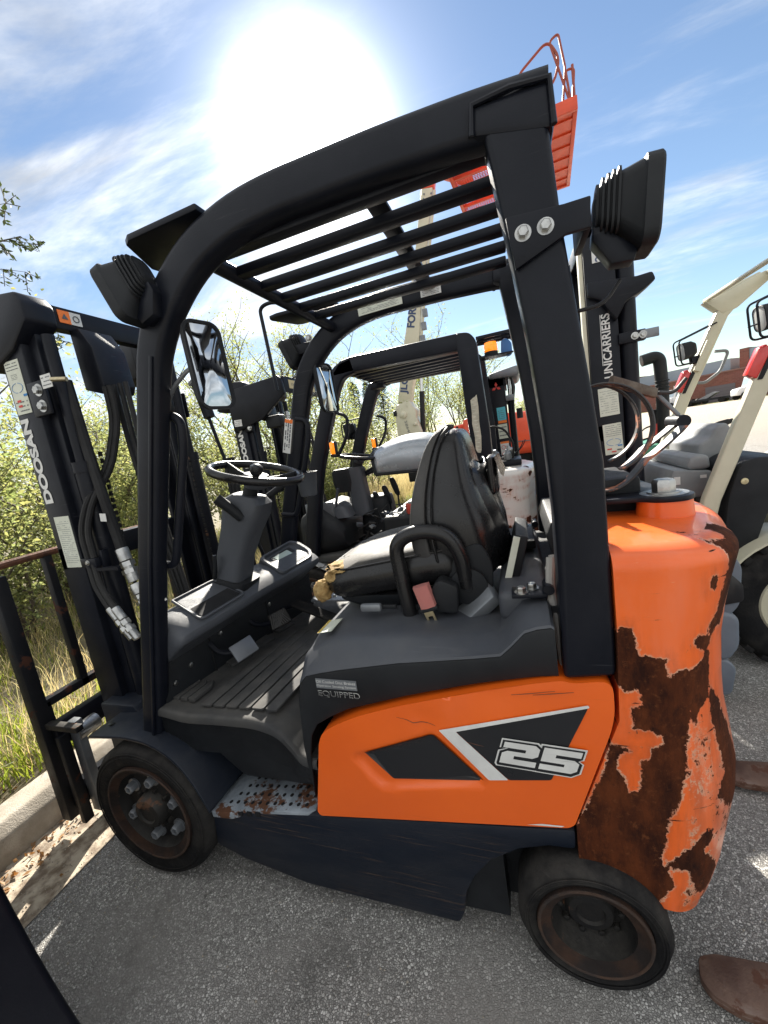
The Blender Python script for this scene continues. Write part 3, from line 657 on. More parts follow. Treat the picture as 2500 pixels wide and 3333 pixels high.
    MB().loft([[Vector((x, .047, z-.028)) for x, z in pr], [Vector((x, .056, z-.036)) for x, z in pr], [Vector((x, .072, max(.44, z-.16))) for x, z in pr]], closed=False, cap=False).build('floor_skirt', PLASD, root, ang=50)
    floor = fm.build('floor_mat', MATRUB, root, ang=50)
    MB().xz([(.03,.655),(.10,.64),(.45,.63),(.52,.60),(.56,.50),(.62,.40),(.34,.40),(.23,.50),(.13,.56),(.03,.56)], .075, .93).build('floor_tub', PLASD, root, bevel=.02, seg=3)
    # raised ribs and the foot rest pads on the mat
    for k in range(6):
        x = .215+.053*k
        MB().xy(smooth_loop([(x, .085),(x+.045,.085),(x+.045+.012,.30),(x+.062+.02,.62),(x+.035,.62),(x+.012,.30)], .008, 3), .660, .6688).build('mat_rib', MATRUB, floor, bevel=.003)
    for k in range(3):
        x = .075+.036*k
        MB().xy(smooth_loop([(x,.10),(x+.028,.10),(x+.036,.20-.01*k),(x+.012,.22)], .006, 3), .662, .676).build('mat_rib', MATRUB, floor, bevel=.003)
    for k in range(3):
        y = .34+.14*k; MB().xy(smooth_loop([(.10+.02*k,y),(.165+.02*k,y-.02),(.20+.02*k,y+.07),(.13+.02*k,y+.09)], .008, 3), .660, .6745).build('mat_rib', MATRUB, floor, bevel=.003)
    # step: perforated galvanised plate
    sp = [(.195,.04),(.215,.024),(.30,.020),(.34,.034),(.60,.034),(.62,.05),(.62,.24),(.26,.235),(.225,.205)]
    zs = lambda x: .286+(x-.2)*.125
    n = len(sp)
    mb = MB().add([(x, y, zs(x)+.012) for x, y in sp]+[(x, y, zs(x)-.014) for x, y in sp], [tuple(range(n)), tuple(range(n, 2*n))[::-1]]+[(i, (i+1) % n, n+(i+1) % n, n+i) for i in range(n)])
    step = mb.build('step_plate', GALV, root, bevel=.003)
    hl = mat('hole_shadow', (.004,.004,.005), .9)
    for j in range(5):
        for i in range(11):
            x = .27+.031*i+(.0155 if j % 2 else 0); y = .062+.034*j
            if x > .605 or x < .245+.55*max(0, y-.06): continue
            MB().lathe([(.0068, 0), (.0068, .0014), (.0005, .0014)], (x, y, zs(x)+.0118), (.18, 0, -1) if False else (-.18, 0, 1), 10).build('step_hole', hl, step)
    for i in range(5): MB().cbox((.26+.036*i, .031, zs(.26+.036*i)+.0), (.018, .006, .013)).build('step_slot', hl, step)
    # cowl and dashboard
    sk = lambda y: .035+.165*(y-.1)
    cw = MB()
    rings = []
    for y in (.075, .30, .60, .93):
        b = sk(y)
        rings.append([Vector((b+dx, y, z)) for dx, z in ((.02,.56),(.045,.66),(.05,.86),(.01,.88),(-.05,.70),(-.05,.56))])
    cowl = cw.loft(rings).build('cowl_panel', PLASD, root, bevel=.006)
    for y, z in ((.12,.72),(.19,.75),(.34,.80),(.62,.80)):
        MB().lathe([(.009,0),(.009,.004),(.005,.006),(.0005,.006)], (sk(y)+.047, y, z), (1, 0, 0), 14).build('panel_screw', STEEL, cowl)
    for y in (.285, .60): MB().cbox((sk(y)+.049, y, .76), (.005, .004, .19)).build('panel_seam', hl, cowl)
    # dashboard: rounded wedge along the cowl top, rising into the display pod at the far end
    def dsec(y, k, lift, bulge):
        b = sk(y)
        P = [(-.03,.82),(-.022,.94),(.015,.985),(.06,.988),(.125,.962),(.178+bulge*.5,.918),(.170+bulge*.5,.888),(.12+bulge*.4,.862),(.05,.80),(.0,.79)]
        return [Vector((b+.06+(x-.06)*k, y, .89+(z-.89)*k+lift)) for x, z in P]
    rings = [dsec(.085,.72,-.015,0), dsec(.095,.93,-.01,0), dsec(.115,1.0,-.005,0), dsec(.25,1,.0,0), dsec(.42,1,.01,.0), dsec(.56,1,.015,.0), dsec(.70,1,.02,.02), dsec(.84,.98,.02,.02), dsec(.89,.9,.02,.0), dsec(.91,.7,.015,.0)]
    dash = MB().loft(rings).build('dashboard', PLAS, root, ang=45, subd=1)
    MB().add([(.085,.205,1.001),(.108,.375,1.008),(.235,.375,.953),(.205,.19,.940)], [(0,1,2,3)]).build('tray_lid', PLAS, dash, smooth=False)
    MB().add([(.150,.200,.9695),(.180,.372,.9805),(.236,.372,.9555),(.206,.193,.9435)], [(0,1,2,3)]).build('tray_opening', hl, dash, smooth=False)
    fr = [(.08,.195,1.004),(.105,.39,1.012),(.248,.385,.952),(.212,.178,.938)]
    MB().tube(arcpts(fr+[fr[0]], .02, 3), .005, 8).build('tray_rim', PLAS, dash)
    # display pod
    TD = frame((.225, .62, .985), (.07, .995, .04), (-.86, .03, .51))
    pod = MB().loft([[TD @ Vector((x, y, z)) for x, y in smooth_loop([(-.02,-.075),(.22,-.085),(.27,-.05),(.28,.04),(.25,.075),(-.01,.072)], .03, 4)] for z in (-.05, .006)]+
                    [[TD @ Vector((.125+(x-.125)*k, y*k, z)) for x, y in smooth_loop([(-.02,-.075),(.22,-.085),(.27,-.05),(.28,.04),(.25,.075),(-.01,.072)], .03, 4)] for k, z in ((.96,.012),(.86,.010),(.82,-.004))]).build('display_pod', PLAS, root, ang=40)
    MB().box((.045,-.046,-.003), (.205,.046,.0), TD).build('display_bezel', PLASD, pod, bevel=.002)
    MB().box((.062,-.022,.0002), (.172,.036,.0016), TD).build('display_screen', LCD, pod)
    for k in range(4): MB().box((.075+.027*k,-.039,.0002), (.087+.027*k,-.030,.0012), TD).build('indicator_symbol', WHITE, pod)
    # steering column and wheel
    def cs(x, z, w, d): return [Vector((x+a, .455+b, z+a*-.30)) for a, b in rrect(d, w, min(w, d)*.25, 4)]
    col = MB().loft([cs(.115,.90,.135,.13), cs(.15,1.0,.125,.125), cs(.19,1.10,.115,.125), cs(.245,1.20,.115,.14), cs(.285,1.27,.125,.165), cs(.305,1.315,.12,.16), cs(.315,1.335,.09,.11)]).build('steering_column', PLAS, root, ang=40)
    MB().cyl((.315,.455,1.33), (.35,.455,1.40), .03, 20, .026).build('column_collar', PLASD, col)
    MB().loft([cs(.145,.93,.15,.15), cs(.16,.985,.15,.155), cs(.175,1.0,.14,.14)]).build('column_boot', PLASD, col, ang=40)
    sw, ax = steering(root, (.368,.455,1.417), R(17.5))
    k = Vector((.355,.455,1.417))+Vector((-.03,-.152,.01))
    k = Vector((.455,.318,1.385))
    MB().lathe([(.010,0),(.010,.022),(.019,.032),(.024,.046),(.022,.058),(.012,.066),(.001,.067)], k, ax, 20).build('spinner_knob', CHROME if False else VINYL, sw)
    MB().tube(arcpts([(.30,.40,1.255),(.275,.375,1.30),(.245,.35,1.345)], .02), .020, 12, scales=None).build('direction_lever', PLASD, col)
    MB().tube([(.29,.51,1.28),(.36,.58,1.33),(.40,.62,1.36)], .014, 12).build('wiper_lever', PLASD, col)
    MB().tube(arcpts([(.115,.385,1.02),(.14,.375,1.06),(.155,.37,1.12)], .03), .008, 8).build('tilt_lever', PLASD, col)
    # pedals
    TB = frame((.285,.52,.775), (.35,.93,.0), (-.55,.2,.8)); bp = MB().box((-.045,-.035,-.008), (.045,.035,.006), TB).build('brake_pedal', RUB, root, bevel=.004)
    for i in range(-3, 4):
        MB().sweep([TB @ Vector((-.04+.006*i, -.03, .007)), TB @ Vector((.0+.012*i, .03, .007))], rrect(.004,.004,.001,1)).build('pedal_tread', MATRUB, bp)
        MB().sweep([TB @ Vector((.0+.012*i, -.03, .007)), TB @ Vector((-.04+.006*i+.03, .03, .007))], rrect(.004,.004,.001,1)).build('pedal_tread', MATRUB, bp)
    MB().tube(arcpts([(.11,.50,.81),(.17,.50,.75),(.265,.51,.765)], .04), .011, 8).build('pedal_arm', BLK, bp)
    TI = frame((.24,.32,.745), (.30,.95,.05), (-.55,.2,.8)); ip = MB().box((-.05,-.035,-.005), (.05,.035,.005), TI).build('inching_pedal', GREYM, root, bevel=.004)
    MB().tube(arcpts([(.09,.285,.81),(.15,.285,.74),(.22,.31,.74)], .04), .010, 8).build('pedal_arm', BLK, ip)
    TA = frame((.375,.66,.745), (.92,.02,-.38), (.0,1,.0)); apd = MB().box((-.11,-.032,-.007), (.11,.032,.007), TA).build('accelerator_pedal', RUB, root, bevel=.005)
    for i in range(7): MB().box((-.105,-.027+.0085*i,.0065), (.105,-.0235+.0085*i,.0095), TA).build('pedal_tread', RUB, apd)
    MB().tube([(.28,.66,.775),(.20,.66,.755)], .010, 8).build('pedal_arm', BLK, apd)
    br = MB().xy([(.33,.72),(.55,.72),(.56,.80),(.50,.90),(.28,.90)], .76, .772).build('pedal_plate', GREYM, root, bevel=.003)
    for x, y in ((.36,.75),(.44,.76),(.52,.78)): MB().hexbolt((x,y,.772),(0,0,1),.008,.008).build('bolt', STEEL, br)
    # seat
    def cush(z, x0, x1, w, r, crown=0): return [Vector((x0+(a+(x1-x0)/2), .5+b, z)) for a, b in rrect(x1-x0, w, r, 7)]
    base = MB().loft([cush(.925,.74,1.16,.40,.06), cush(.95,.70,1.18,.44,.07), cush(.968,.70,1.17,.44,.07)]).build('seat_base', PLASD, root, ang=45)
    rg = [cush(.955,.70,1.18,.44,.08), cush(.966,.675,1.18,.475,.10), cush(.99,.652,1.18,.495,.11), cush(1.02,.65,1.18,.50,.12), cush(1.045,.668,1.17,.48,.12), cush(1.062,.705,1.15,.43,.11), cush(1.070,.76,1.12,.35,.09), cush(1.073,.83,1.08,.22,.06)]
    for r in rg:
        for p in r: p.z += .06*max(0, (p.x-.70))/.45+(.012*abs(p.y-.5)/.25 if p.z > 1.03 else 0)
    cu = MB().loft(rg).build('seat_cushion', VINYL, root, ang=60)
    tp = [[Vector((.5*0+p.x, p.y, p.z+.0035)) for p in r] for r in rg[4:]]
    MB().loft([[Vector((p.x, p.y, p.z-.006)) for p in tp[0]]]+tp).build('seat_top_sunlit', VINYLT, cu, ang=60)  # sunlight on the seat top put into the colour as a lighter vinyl
    MB().tube([Vector((p.x, p.y, p.z+.002)) for p in rg[4]], .004, 6, closed=True).build('piping', VINYL, cu)
    # torn front corner with bare foam
    rnd = random.Random(4)
    for (c, sz, nm) in (((.735,.315,1.062),(.11,.11,.035),'torn_foam'), ((.652,.295,.985),(.065,.055,.075),'torn_foam'), ((.705,.30,1.035),(.07,.07,.04),'torn_foam')):
        bm = bmesh.new(); bmesh.ops.create_icosphere(bm, subdivisions=4, radius=.5)
        for v in bm.verts:
            nn = noise.fractal(v.co*5+Vector(c)*9, 1, 2, 4)
            v.co *= 1+.24*nn; v.co = Vector((v.co.x*sz[0], v.co.y*sz[1], v.co.z*sz[2]))+Vector(c)
        mbf = MB().add([v.co.copy() for v in bm.verts], [[v.index for v in f.verts] for f in bm.faces]); bm.free()
        mbf.build(nm, FOAM, cu, ang=60)
    mbf = MB()
    for k in range(10):
        a = rnd.uniform(0, 6.28); p = Vector((.735+.06*math.cos(a), .315+.06*math.sin(a), 1.068+.01*rnd.random())); q = p+Vector((rnd.uniform(-.02,.02), rnd.uniform(-.02,.02), rnd.uniform(-.02,.012))); r_ = p+Vector((rnd.uniform(-.025,.025), rnd.uniform(-.025,.025), .004))
        mbf.add([p, q, r_], [(0,1,2)])
    mbf.build('torn_flap', VINYL, cu, kind='stuff')
    # backrest: a lofted shell, leaning back
    lev = [ # z, xfront, xrear, half width
        (.985,1.05,1.235,.185),(1.02,1.03,1.255,.215),(1.08,1.005,1.265,.235),(1.15,1.000,1.255,.24),(1.22,1.010,1.235,.235),(1.28,1.025,1.215,.215),(1.34,1.045,1.20,.185),(1.40,1.072,1.19,.165),(1.44,1.098,1.18,.145),(1.462,1.125,1.165,.11)]
    rg = []
    for z, a, b, h in lev:
        r = []
        for i in range(36):
            t = 2*math.pi*i/36; cx, cy = math.cos(t), math.sin(t)
            sx = math.copysign(abs(cx)**.6, cx); sy = math.copysign(abs(cy)**.6, cy)
            x = (a+b)/2-(b-a)/2*sx; y = .5+h*sy
            x -= .028*(abs(sy)**3) if sx > 0 else 0      # bolsters reach forward
            if sx > .3 and abs(sy) < .75: x += .012
            r.append(Vector((x, y, z+.0*sx)))
        rg.append(r)
    back = MB().loft(rg).build('seat_backrest', VINYL, root, ang=60, subd=1)
    fr_ = []
    for r, (z, a, b, h) in zip(rg, lev):
        fr_.append([Vector((a-.012+(p.x-a)*.40 if (p.x-a) < (b-a)*.62 else a-.012+(b-a)*.25, .5+(p.y-.5)*1.045, z+.004)) for p in r])
    fr_.append([Vector((p.x+.012, .5+(p.y-.5)*.8, p.z+.012)) for p in fr_[-1]])
    MB().loft(fr_).build('back_cushion', VINYLT2, back, ang=60, subd=1)
    for sg in (-1, 1):
        MB().tube([(a+(b-a)*.27, .5+sg*(h*1.03+.004), z+.003) for z, a, b, h in lev[1:]], .0045, 8).build('piping', VINYL, back)
    # loose rear cover with pocket
    rgs = []
    for z, xo, h in ((1.0,1.275,.13),(1.06,1.285,.17),(1.14,1.276,.185),(1.22,1.258,.18),(1.30,1.238,.155),(1.345,1.225,.12)):
        rgs.append([Vector((xo+.004*math.sin(7*u_+z*20)-.055*abs(u_)**3, .5+h*u_, z+.01*math.sin(u_*5))) for u_ in [i/10-1 for i in range(21)]])
    cv = MB().loft(rgs, closed=False, cap=False)
    pc = cv.build('back_cover', VINYL, back, ang=70)
    md = pc.modifiers.new('thick', 'SOLIDIFY'); md.thickness = .006
    pk = MB().loft([[Vector((1.235+.03*s_, .42+.16*t_+.0*s_, z)) for t_, s_ in ((0,.0),(.0,.7),(.25,1),(.75,1),(1,.7),(1,0))] for z in (1.235,1.26,1.31,1.345,1.355)]).build('document_pocket', VINYL, back, bevel=.008, ang=60)
    MB().add([(1.262,.42,1.355),(1.27,.58,1.355),(1.288,.585,1.30),(1.283,.46,1.285),(1.275,.415,1.30)], [(0,1,2,3,4)]).build('pocket_flap', VINYL, back)
    # arm rest / hip guard
    MB().tube(arcpts([(.975,.235,.905),(.965,.232,1.02),(.958,.232,1.155),(1.04,.232,1.185),(1.12,.235,1.165),(1.15,.24,1.10),(1.155,.25,1.0)], .07, 6), .0225, 14).build('hip_restraint', VINYL, root)
    MB().lathe([(.05,0),(.055,.006),(.055,.02),(.03,.026),(.012,.026),(.01,.03),(.001,.03)], (1.16,.262,1.0), (0,-1,0), 26).build('recliner_cover', PLASD, root)
    MB().xz([(.945,.885),(1.0,.885),(.985,.93),(.96,.93)], .222, .248).build('restraint_foot', BLK, root, bevel=.004)
    MB().xz(smooth_loop([(1.02,.93),(1.22,.93),(1.235,1.06),(1.20,1.13),(1.13,1.10),(1.09,1.0)], .03), .262, .285).build('seat_side_cover', PLASD, root, bevel=.008)
    # belt retractor, pink webbing, buckle tongue
    rt = MB().xz(smooth_loop([(1.055,.945),(1.125,.935),(1.135,1.015),(1.085,1.04),(1.06,1.02)], .012), .20, .255).build('belt_retractor', PLASD, root, bevel=.005)
    TBt = frame((1.035,.195,.995), (.97,0,.24), (-.22,.0,.97)); MB().loft([[TBt @ Vector((x*.8, y*.75, z)) for x, z in ((-.03,-.012),(-.025,.010),(.0,.016),(.03,.010),(.033,-.012),(.0,-.016))] for y in (-.045,.0,.045)]).build('seat_belt', BELT, rt, ang=50)
    MB().cbox((0,-.040,0), (.058,.012,.024), TBt).build('buckle_bar', PLASD, rt, bevel=.003)
    TBk = frame((1.048,.19,.93), (.96,0,.28), (-.28,0,.96)); tg = MB()
    tg.box((-.014,-.028,-.0015), (-.007,.022,.0015), TBk); tg.box((.007,-.028,-.0015), (.014,.022,.0015), TBk); tg.box((-.007,-.028,-.0015), (.007,-.014,.0015), TBk); tg.box((-.007,.005,-.0015), (.007,.022,.0015), TBk)
    tg.build('buckle_tongue', BRASS, rt)
    MB().cbox((.855,.215,.955), (.07,.02,.026)).build('weight_adjuster', GREYM, root, bevel=.008)
    MB().cbox((.905,.225,.952), (.06,.012,.014)).build('adjuster_arm', PLASD, root, bevel=.003)
    TG = frame((1.185,.245,.945), (.75,0,.66), (-.3,.8,.35)); MB().box((-.075,-.035,-.02), (.06,.035,.02), TG).build('seat_slide_cover', GREYM, root, bevel=.006)
    TW = frame((1.30,.40,1.06), (.28,.0,.96), (0,1,0)); bx = MB().box((-.09,-.12,-.018), (.075,.12,.018), TW).build('document_box', PLASD, root, bevel=.004)
    MB().box((-.085,-.128,.004), (.07,-.118,.022), TW).build('paper_edge', CREAMP, bx)
    MB().cbox((1.31,.60,1.04), (.10,.20,.03)).build('rear_tray', PLASD, root, bevel=.006)
    # levers and cup holder at the far pillar
    cup = MB().lathe([(.030,0),(.040,.004),(.047,.06),(.054,.115),(.057,.12),(.052,.12),(.045,.06),(.036,.012),(.001,.010)], (.335,.885,1.255), (.04,0,1), 28).build('cup_holder', PLAS, root)
    MB().cbox((.30,.918,1.30), (.05,.04,.06)).build('holder_clamp', PLASD, cup, bevel=.004)
    overhead_guard(root)
    # guard stickers on the far rail
    TS = frame((.93, .871, 2.0), (-1,0,.01), (0,0,1)) if False else frame((.74, .8865, 2.008), (1, 0, .015), (0, 0, 1))
    sticker(root, TS, .20, .062, CREAMP); label_lines(root, 'sticker_print', frame((.74,.8855,2.008),(1,0,.015),(0,0,1)), .20, .062, 9, seed=3)
    TS2 = frame((1.02,.8865,2.013),(1,0,-.01),(0,0,1)); sticker(root, TS2, .085, .058, WHITE); sticker(root, frame((1.022,.8860,2.050),(1,0,-.01),(0,0,1)), .081, .018, ORD, name='sticker_band'); label_lines(root, 'sticker_print', frame((1.02,.8855,2.013),(1,0,-.01),(0,0,1)), .085, .036, 5, seed=5)
    # lights
    work_light(root, frame((1.583,.120,1.812), (.985,-.05,-.10), (.05,1,.0)))
    MB().xz([(1.352,1.832),(1.455,1.824),(1.500,1.824),(1.496,1.772),(1.455,1.772),(1.362,1.735)], .022, .034).build('light_bracket', BLK, root, bevel=.003)
    MB().box((1.486,.03,1.773), (1.500,.16,1.823)).build('light_bracket', BLK, root, bevel=.003)
    for x, z in ((1.381,1.795),(1.421,1.795)): MB().hexbolt((x,.022,z), (0,-1,0), .0105, .010).build('bolt', STEEL, root)
    hose('light_cable', [(1.565,.14,1.70),(1.53,.12,1.655),(1.46,.10,1.65),(1.455,.10,1.70)], .004, root)
    work_light(root, frame((.420,.02,1.938), (-.93,-.10,-.36), (.1,-1,0)))
    MB().cbox((.44,.045,1.93), (.10,.02,.04)).build('light_bracket', BLK, root, bevel=.003)
    work_light(root, frame((.36,.985,1.955), (-.93,.10,-.36), (-.1,-1,0)))
    b3 = MB().cbox((.445,.95,1.955), (.12,.02,.045)).build('light_bracket', BLK, root, bevel=.003)
    for z in (1.93, 1.985): MB().hexbolt((.47,.918,z), (0,-1,0), .012, .01).build('bolt', STEEL, root)
    # mirrors
    side_mirror(root, frame((.565,.074,1.728), (.955,-.295,.03), (.295,.955,.0)), w=.112)
    MB().tube(arcpts([(.50,.06,1.69),(.525,.055,1.70),(.55,.06,1.755)], .02), .006, 8).build('mirror_arm', GREYM, root)
    MB().cbox((.36,.105,1.665), (.03,.03,.05)).build('mirror_clamp', BLK, root, bevel=.004)
    MB().tube(arcpts([(.37,.10,1.665),(.42,.085,1.70),(.50,.065,1.73),(.54,.068,1.735)], .04), .006, 8).build('mirror_arm', GREYM, root)
    side_mirror(root, frame((.50,.955,1.755), (.97,-.24,.03), (.24,.97,.0)))
    MB().tube(arcpts([(.40,.94,1.72),(.44,.94,1.74),(.48,.955,1.755)], .04), .006, 8).build('mirror_arm', GREYM, root)
    # grab handles
    for s in (0, 1):
        gh = [(.335,fy(.10,s),1.635),(.398,fy(.105,s),1.618),(.385,fy(.105,s),1.53),(.255,fy(.105,s),1.20),(.235,fy(.105,s),1.165),(.155,fy(.10,s),1.175)]
        MB().tube(arcpts(gh, .045, 6), .0135, 12).build('grab_handle', BLK, root)
    TL = frame((.275,.884,1.475), (.30,0,.95), (-.95,0,.30)); sticker(root, TL, .165, .042, WHITE); sticker(root, frame((.319,.8835,1.615), (.30,0,.95), (-.95,0,.30)), .018, .042, ORD, name='sticker_band'); label_lines(root, 'sticker_print', frame((.275,.883,1.475), (.30,0,.95), (-.95,0,.30)), .16, .042, 3, seed=8, fill=1.1)
    MB().tube(arcpts([(.155,.10,1.18),(.15,.075,1.16),(.165,.07,1.13),(.18,.075,1.08),(.19,.08,1.055)], .02), .004, 6).build('white_tie', WHITE, root)
    # mast
    xl = mast(root)
    TM = frame((xl+.028,.1785,1.432), (-.02,0,1), (-1,0,-.02)) if False else frame((xl+.062,.1785,1.425), (-.02,0,1), (-1,0,-.02))
    text('mast_lettering', 'DOOSAN', TM, .322, .046, WHITE, root, bold=.05, shear=0)
    TM2 = frame((xl+.012,.1785,1.765), (1,0,-.01), (.01,0,1)); sticker(root, TM2, .078, .19, CREAMP, name='dealer_sticker'); label_lines(root, 'dealer_print', frame((xl+.012,.1775,1.765), (1,0,-.01), (.01,0,1)), .078, .055, 3, seed=2); label_lines(root, 'dealer_print', frame((xl+.03,.1775,1.885), (1,0,-.01), (.01,0,1)), .04, .025, 4, seed=4); label_lines(root, 'dealer_print', frame((xl+.012,.1775,1.915), (1,0,-.01), (.01,0,1)), .078, .038, 3, seed=6)
    TM5 = frame((xl+.05,.1775,1.858), (1,0,0), (0,0,1)); arc = MB()
    for a0, a1 in ((95, 265), (-80, 80)):
        pts = [TM5 @ Vector((.030*math.cos(R(a)), .017*math.sin(R(a)), 0)) for a in range(a0, a1, 12)]; arc.tube(pts, .0009, 6)
    arc.build('dealer_emblem', INKB, root)
    for (dx, dz, m) in ((.018,.808-.0,INKR),(.060,.825,INKB),(.018,.79,INKR)):
        MB().box((dx,dz-.765,0),(dx+.02,dz-.757,.0008), frame((xl+.012,.1775,1.765), (1,0,-.01), (.01,0,1))).build('dealer_mark', m, root)
    TM3 = frame((xl+.032,.1785,1.165), (1,0,-.02), (.02,0,1)); sticker(root, TM3, .082, .205, CREAMP, name='capacity_plate'); label_lines(root, 'capacity_print', frame((xl+.032,.1775,1.165), (1,0,-.02), (.02,0,1)), .082, .205, 22, seed=7, fill=.35)
    TM4 = frame((xl+.19,.176,2.115), (0,1,0), (0,0,1))
    MB().box((.015,-.018,0),(.058,.028,.002), frame((xl+.192,.28,2.10), (0,1,0), (0,0,1))).build('warning_sticker', ORD, root); MB().box((.058,-.018,0),(.10,.028,.002), frame((xl+.192,.28,2.10), (0,1,0), (0,0,1))).build('warning_sticker', WHITE, root)
    TQ = frame((xl+.193,.295,2.085), (0,1,0), (0,0,1))
    MB().prism([TQ @ Vector(p) for p in ((.01,.012,.002),(.034,.012,.002),(.022,.032,.002))], (.0006,0,0)).build('sticker_symbol', INK, root); MB().torus(TQ @ Vector((.064,.02,.0025)), (1,0,0), .011, .0018, 20, 6).build('sticker_symbol', INK, root)
    # hoses down the mast
    hx = xl+.20
    hose('hydraulic_hose', [(hx+.09,.33,1.83),(hx+.088,.33,1.70),(hx+.05,.28,1.52),(hx+.01,.20,1.42),(hx-.02,.165,1.30),(hx-.01,.160,1.20)], .012, root)
    hose('hydraulic_hose', [(hx+.115,.33,1.83),(hx+.112,.33,1.70),(hx+.07,.285,1.52),(hx+.03,.21,1.42),(hx+.006,.17,1.30),(hx+.018,.163,1.20)], .012, root)
    cl = MB().box((hx-.045,.150,1.165), (hx+.035,.185,1.20)).box((hx+.035,.17,1.155),(hx+.05,.20,1.225)).build('hose_clamp', BLK, root, bevel=.003)
    MB().hexbolt((hx-.005,.150,1.185), (0,-1,0), .007, .006).build('bolt', STEEL, cl); MB().box((hx+.03,.15,1.15), (hx+.14,.162,1.162)).build('clamp_strap', BLK, cl)
    for k in range(2):
        d = .028*k
        hose('hydraulic_hose', [(hx-.015+d,.160,1.175),(hx+.0+d,.15,1.09),(hx+.035+d,.145,1.03),(hx+.055+d,.143,1.0)], .012, root)
        fitting(root, (hx+.052+d,.143,1.005), (hx+.135+d*.9,.138,.885), 1.05)
    big = hose('lift_hose', [(hx+.005,.25,1.86),(hx+.03,.24,1.60),(hx+.065,.225,1.40),(hx+.10,.215,1.20)], .019, root)
    sticker(root, frame((hx+.055,.197,1.33),(1,0,-.12),(.12,0,1)), .03, .03, WHITE)
    fitting(root, (hx+.097,.215,1.215), (hx+.128,.21,1.085), 1.6); fitting(root, (hx+.130,.21,1.075), (hx+.165,.205,.97), 1.6)
    for k in range(3): hose('chain_hose', [(hx+.09+.03*k,.37,1.84),(hx+.10+.03*k,.36,1.60),(hx+.16+.025*k,.34,1.2),(hx+.21+.02*k,.33,.92)], .010, root)
    MB().tube([(hx+.125,.165,1.835),(hx+.075,.150,1.842)], .008, 10).build('grease_pipe', BRASS, root); sticker(root, frame((hx+.02,.152,1.82),(1,0,0),(0,0,1)), .05, .045, WHITE, name='tag_label'); label_lines(root, 'tag_print', frame((hx+.02,.151,1.82),(1,0,0),(0,0,1)), .05, .045, 3, seed=11)
    # far side hoses and clamp
    for k in range(3): hose('hydraulic_hose', [(.02+.02*k,.72,1.50),(.03+.02*k,.70,1.2),(.06+.02*k,.66,.98),(.09+.02*k,.64,.84)], .011, root)
    MB().cbox((.06,.62,1.02), (.12,.03,.05)).build('hose_clamp', BLK, root, bevel=.003)
    MB().tube([(-.13,.84,1.76),(-.02,.86,1.10),(.04,.87,.86)], .009, 8).build('tilt_rod', BLK, root)
    MB().cyl((-.15,.84,1.90),(-.12,.845,1.72), .028, 14).build('rod_cover', BLK2, root)
    # carriage and load backrest
    cy = .058
    lb = MB().box((-.70,cy,.06), (-.645,cy+.05,1.17)).build('backrest_post', RUSTBLK, root, bevel=.004)
    lb2 = MB().box((-.70,.94-cy,.06), (-.645,.99-cy,1.17)).build('backrest_post', RUSTBLK, root, bevel=.004)
    MB().box((-.695,.10,.12), (-.655,.125,.60)).build('backrest_post', RUSTBLK, root, bevel=.003)
    MB().tube(arcpts([(-.672,.06,1.10),(-.672,.07,1.21),(-.672,.5,1.215),(-.672,.93,1.21),(-.672,.94,1.10)], .05), .016, 10).build('backrest_top_rail', RUSTY, root)
    for y in (.26,.50,.74): MB().box((-.69,y,.58), (-.655,y+.032,1.20)).build('backrest_bar', RUSTBLK, root, bevel=.003)
    MB().box((-.695,.09,.575), (-.655,.91,.61)).build('backrest_lower_rail', RUSTBLK, root, bevel=.003)
    for z in (.10,.40): MB().box((-.66,.09,z), (-.615,.91,z+.11)).build('carriage_bar', BLK2, root, bevel=.006)
    MB().box((-.612,.075,.04), (-.585,.115,.46)).build('carriage_side_plate', RUSTBLK, root, bevel=.004)
    MB().box((-.64,.07,.50), (-.45,.10,.525)).build('carriage_guide', RIM, root, bevel=.003)
    MB().box((-.60,.125,.06), (-.55,.16,.50)).build('carriage_arm', GREYM, root, bevel=.004); MB().cyl((-.57,.13,.44), (-.57,.22,.44), .035, 18).build('mast_roller', STEEL, root)
    MB().cyl((-.50,.20,.40), (-.28,.20,.46), .022, 14).build('tilt_cylinder_rod', CHROME, root)
    return root
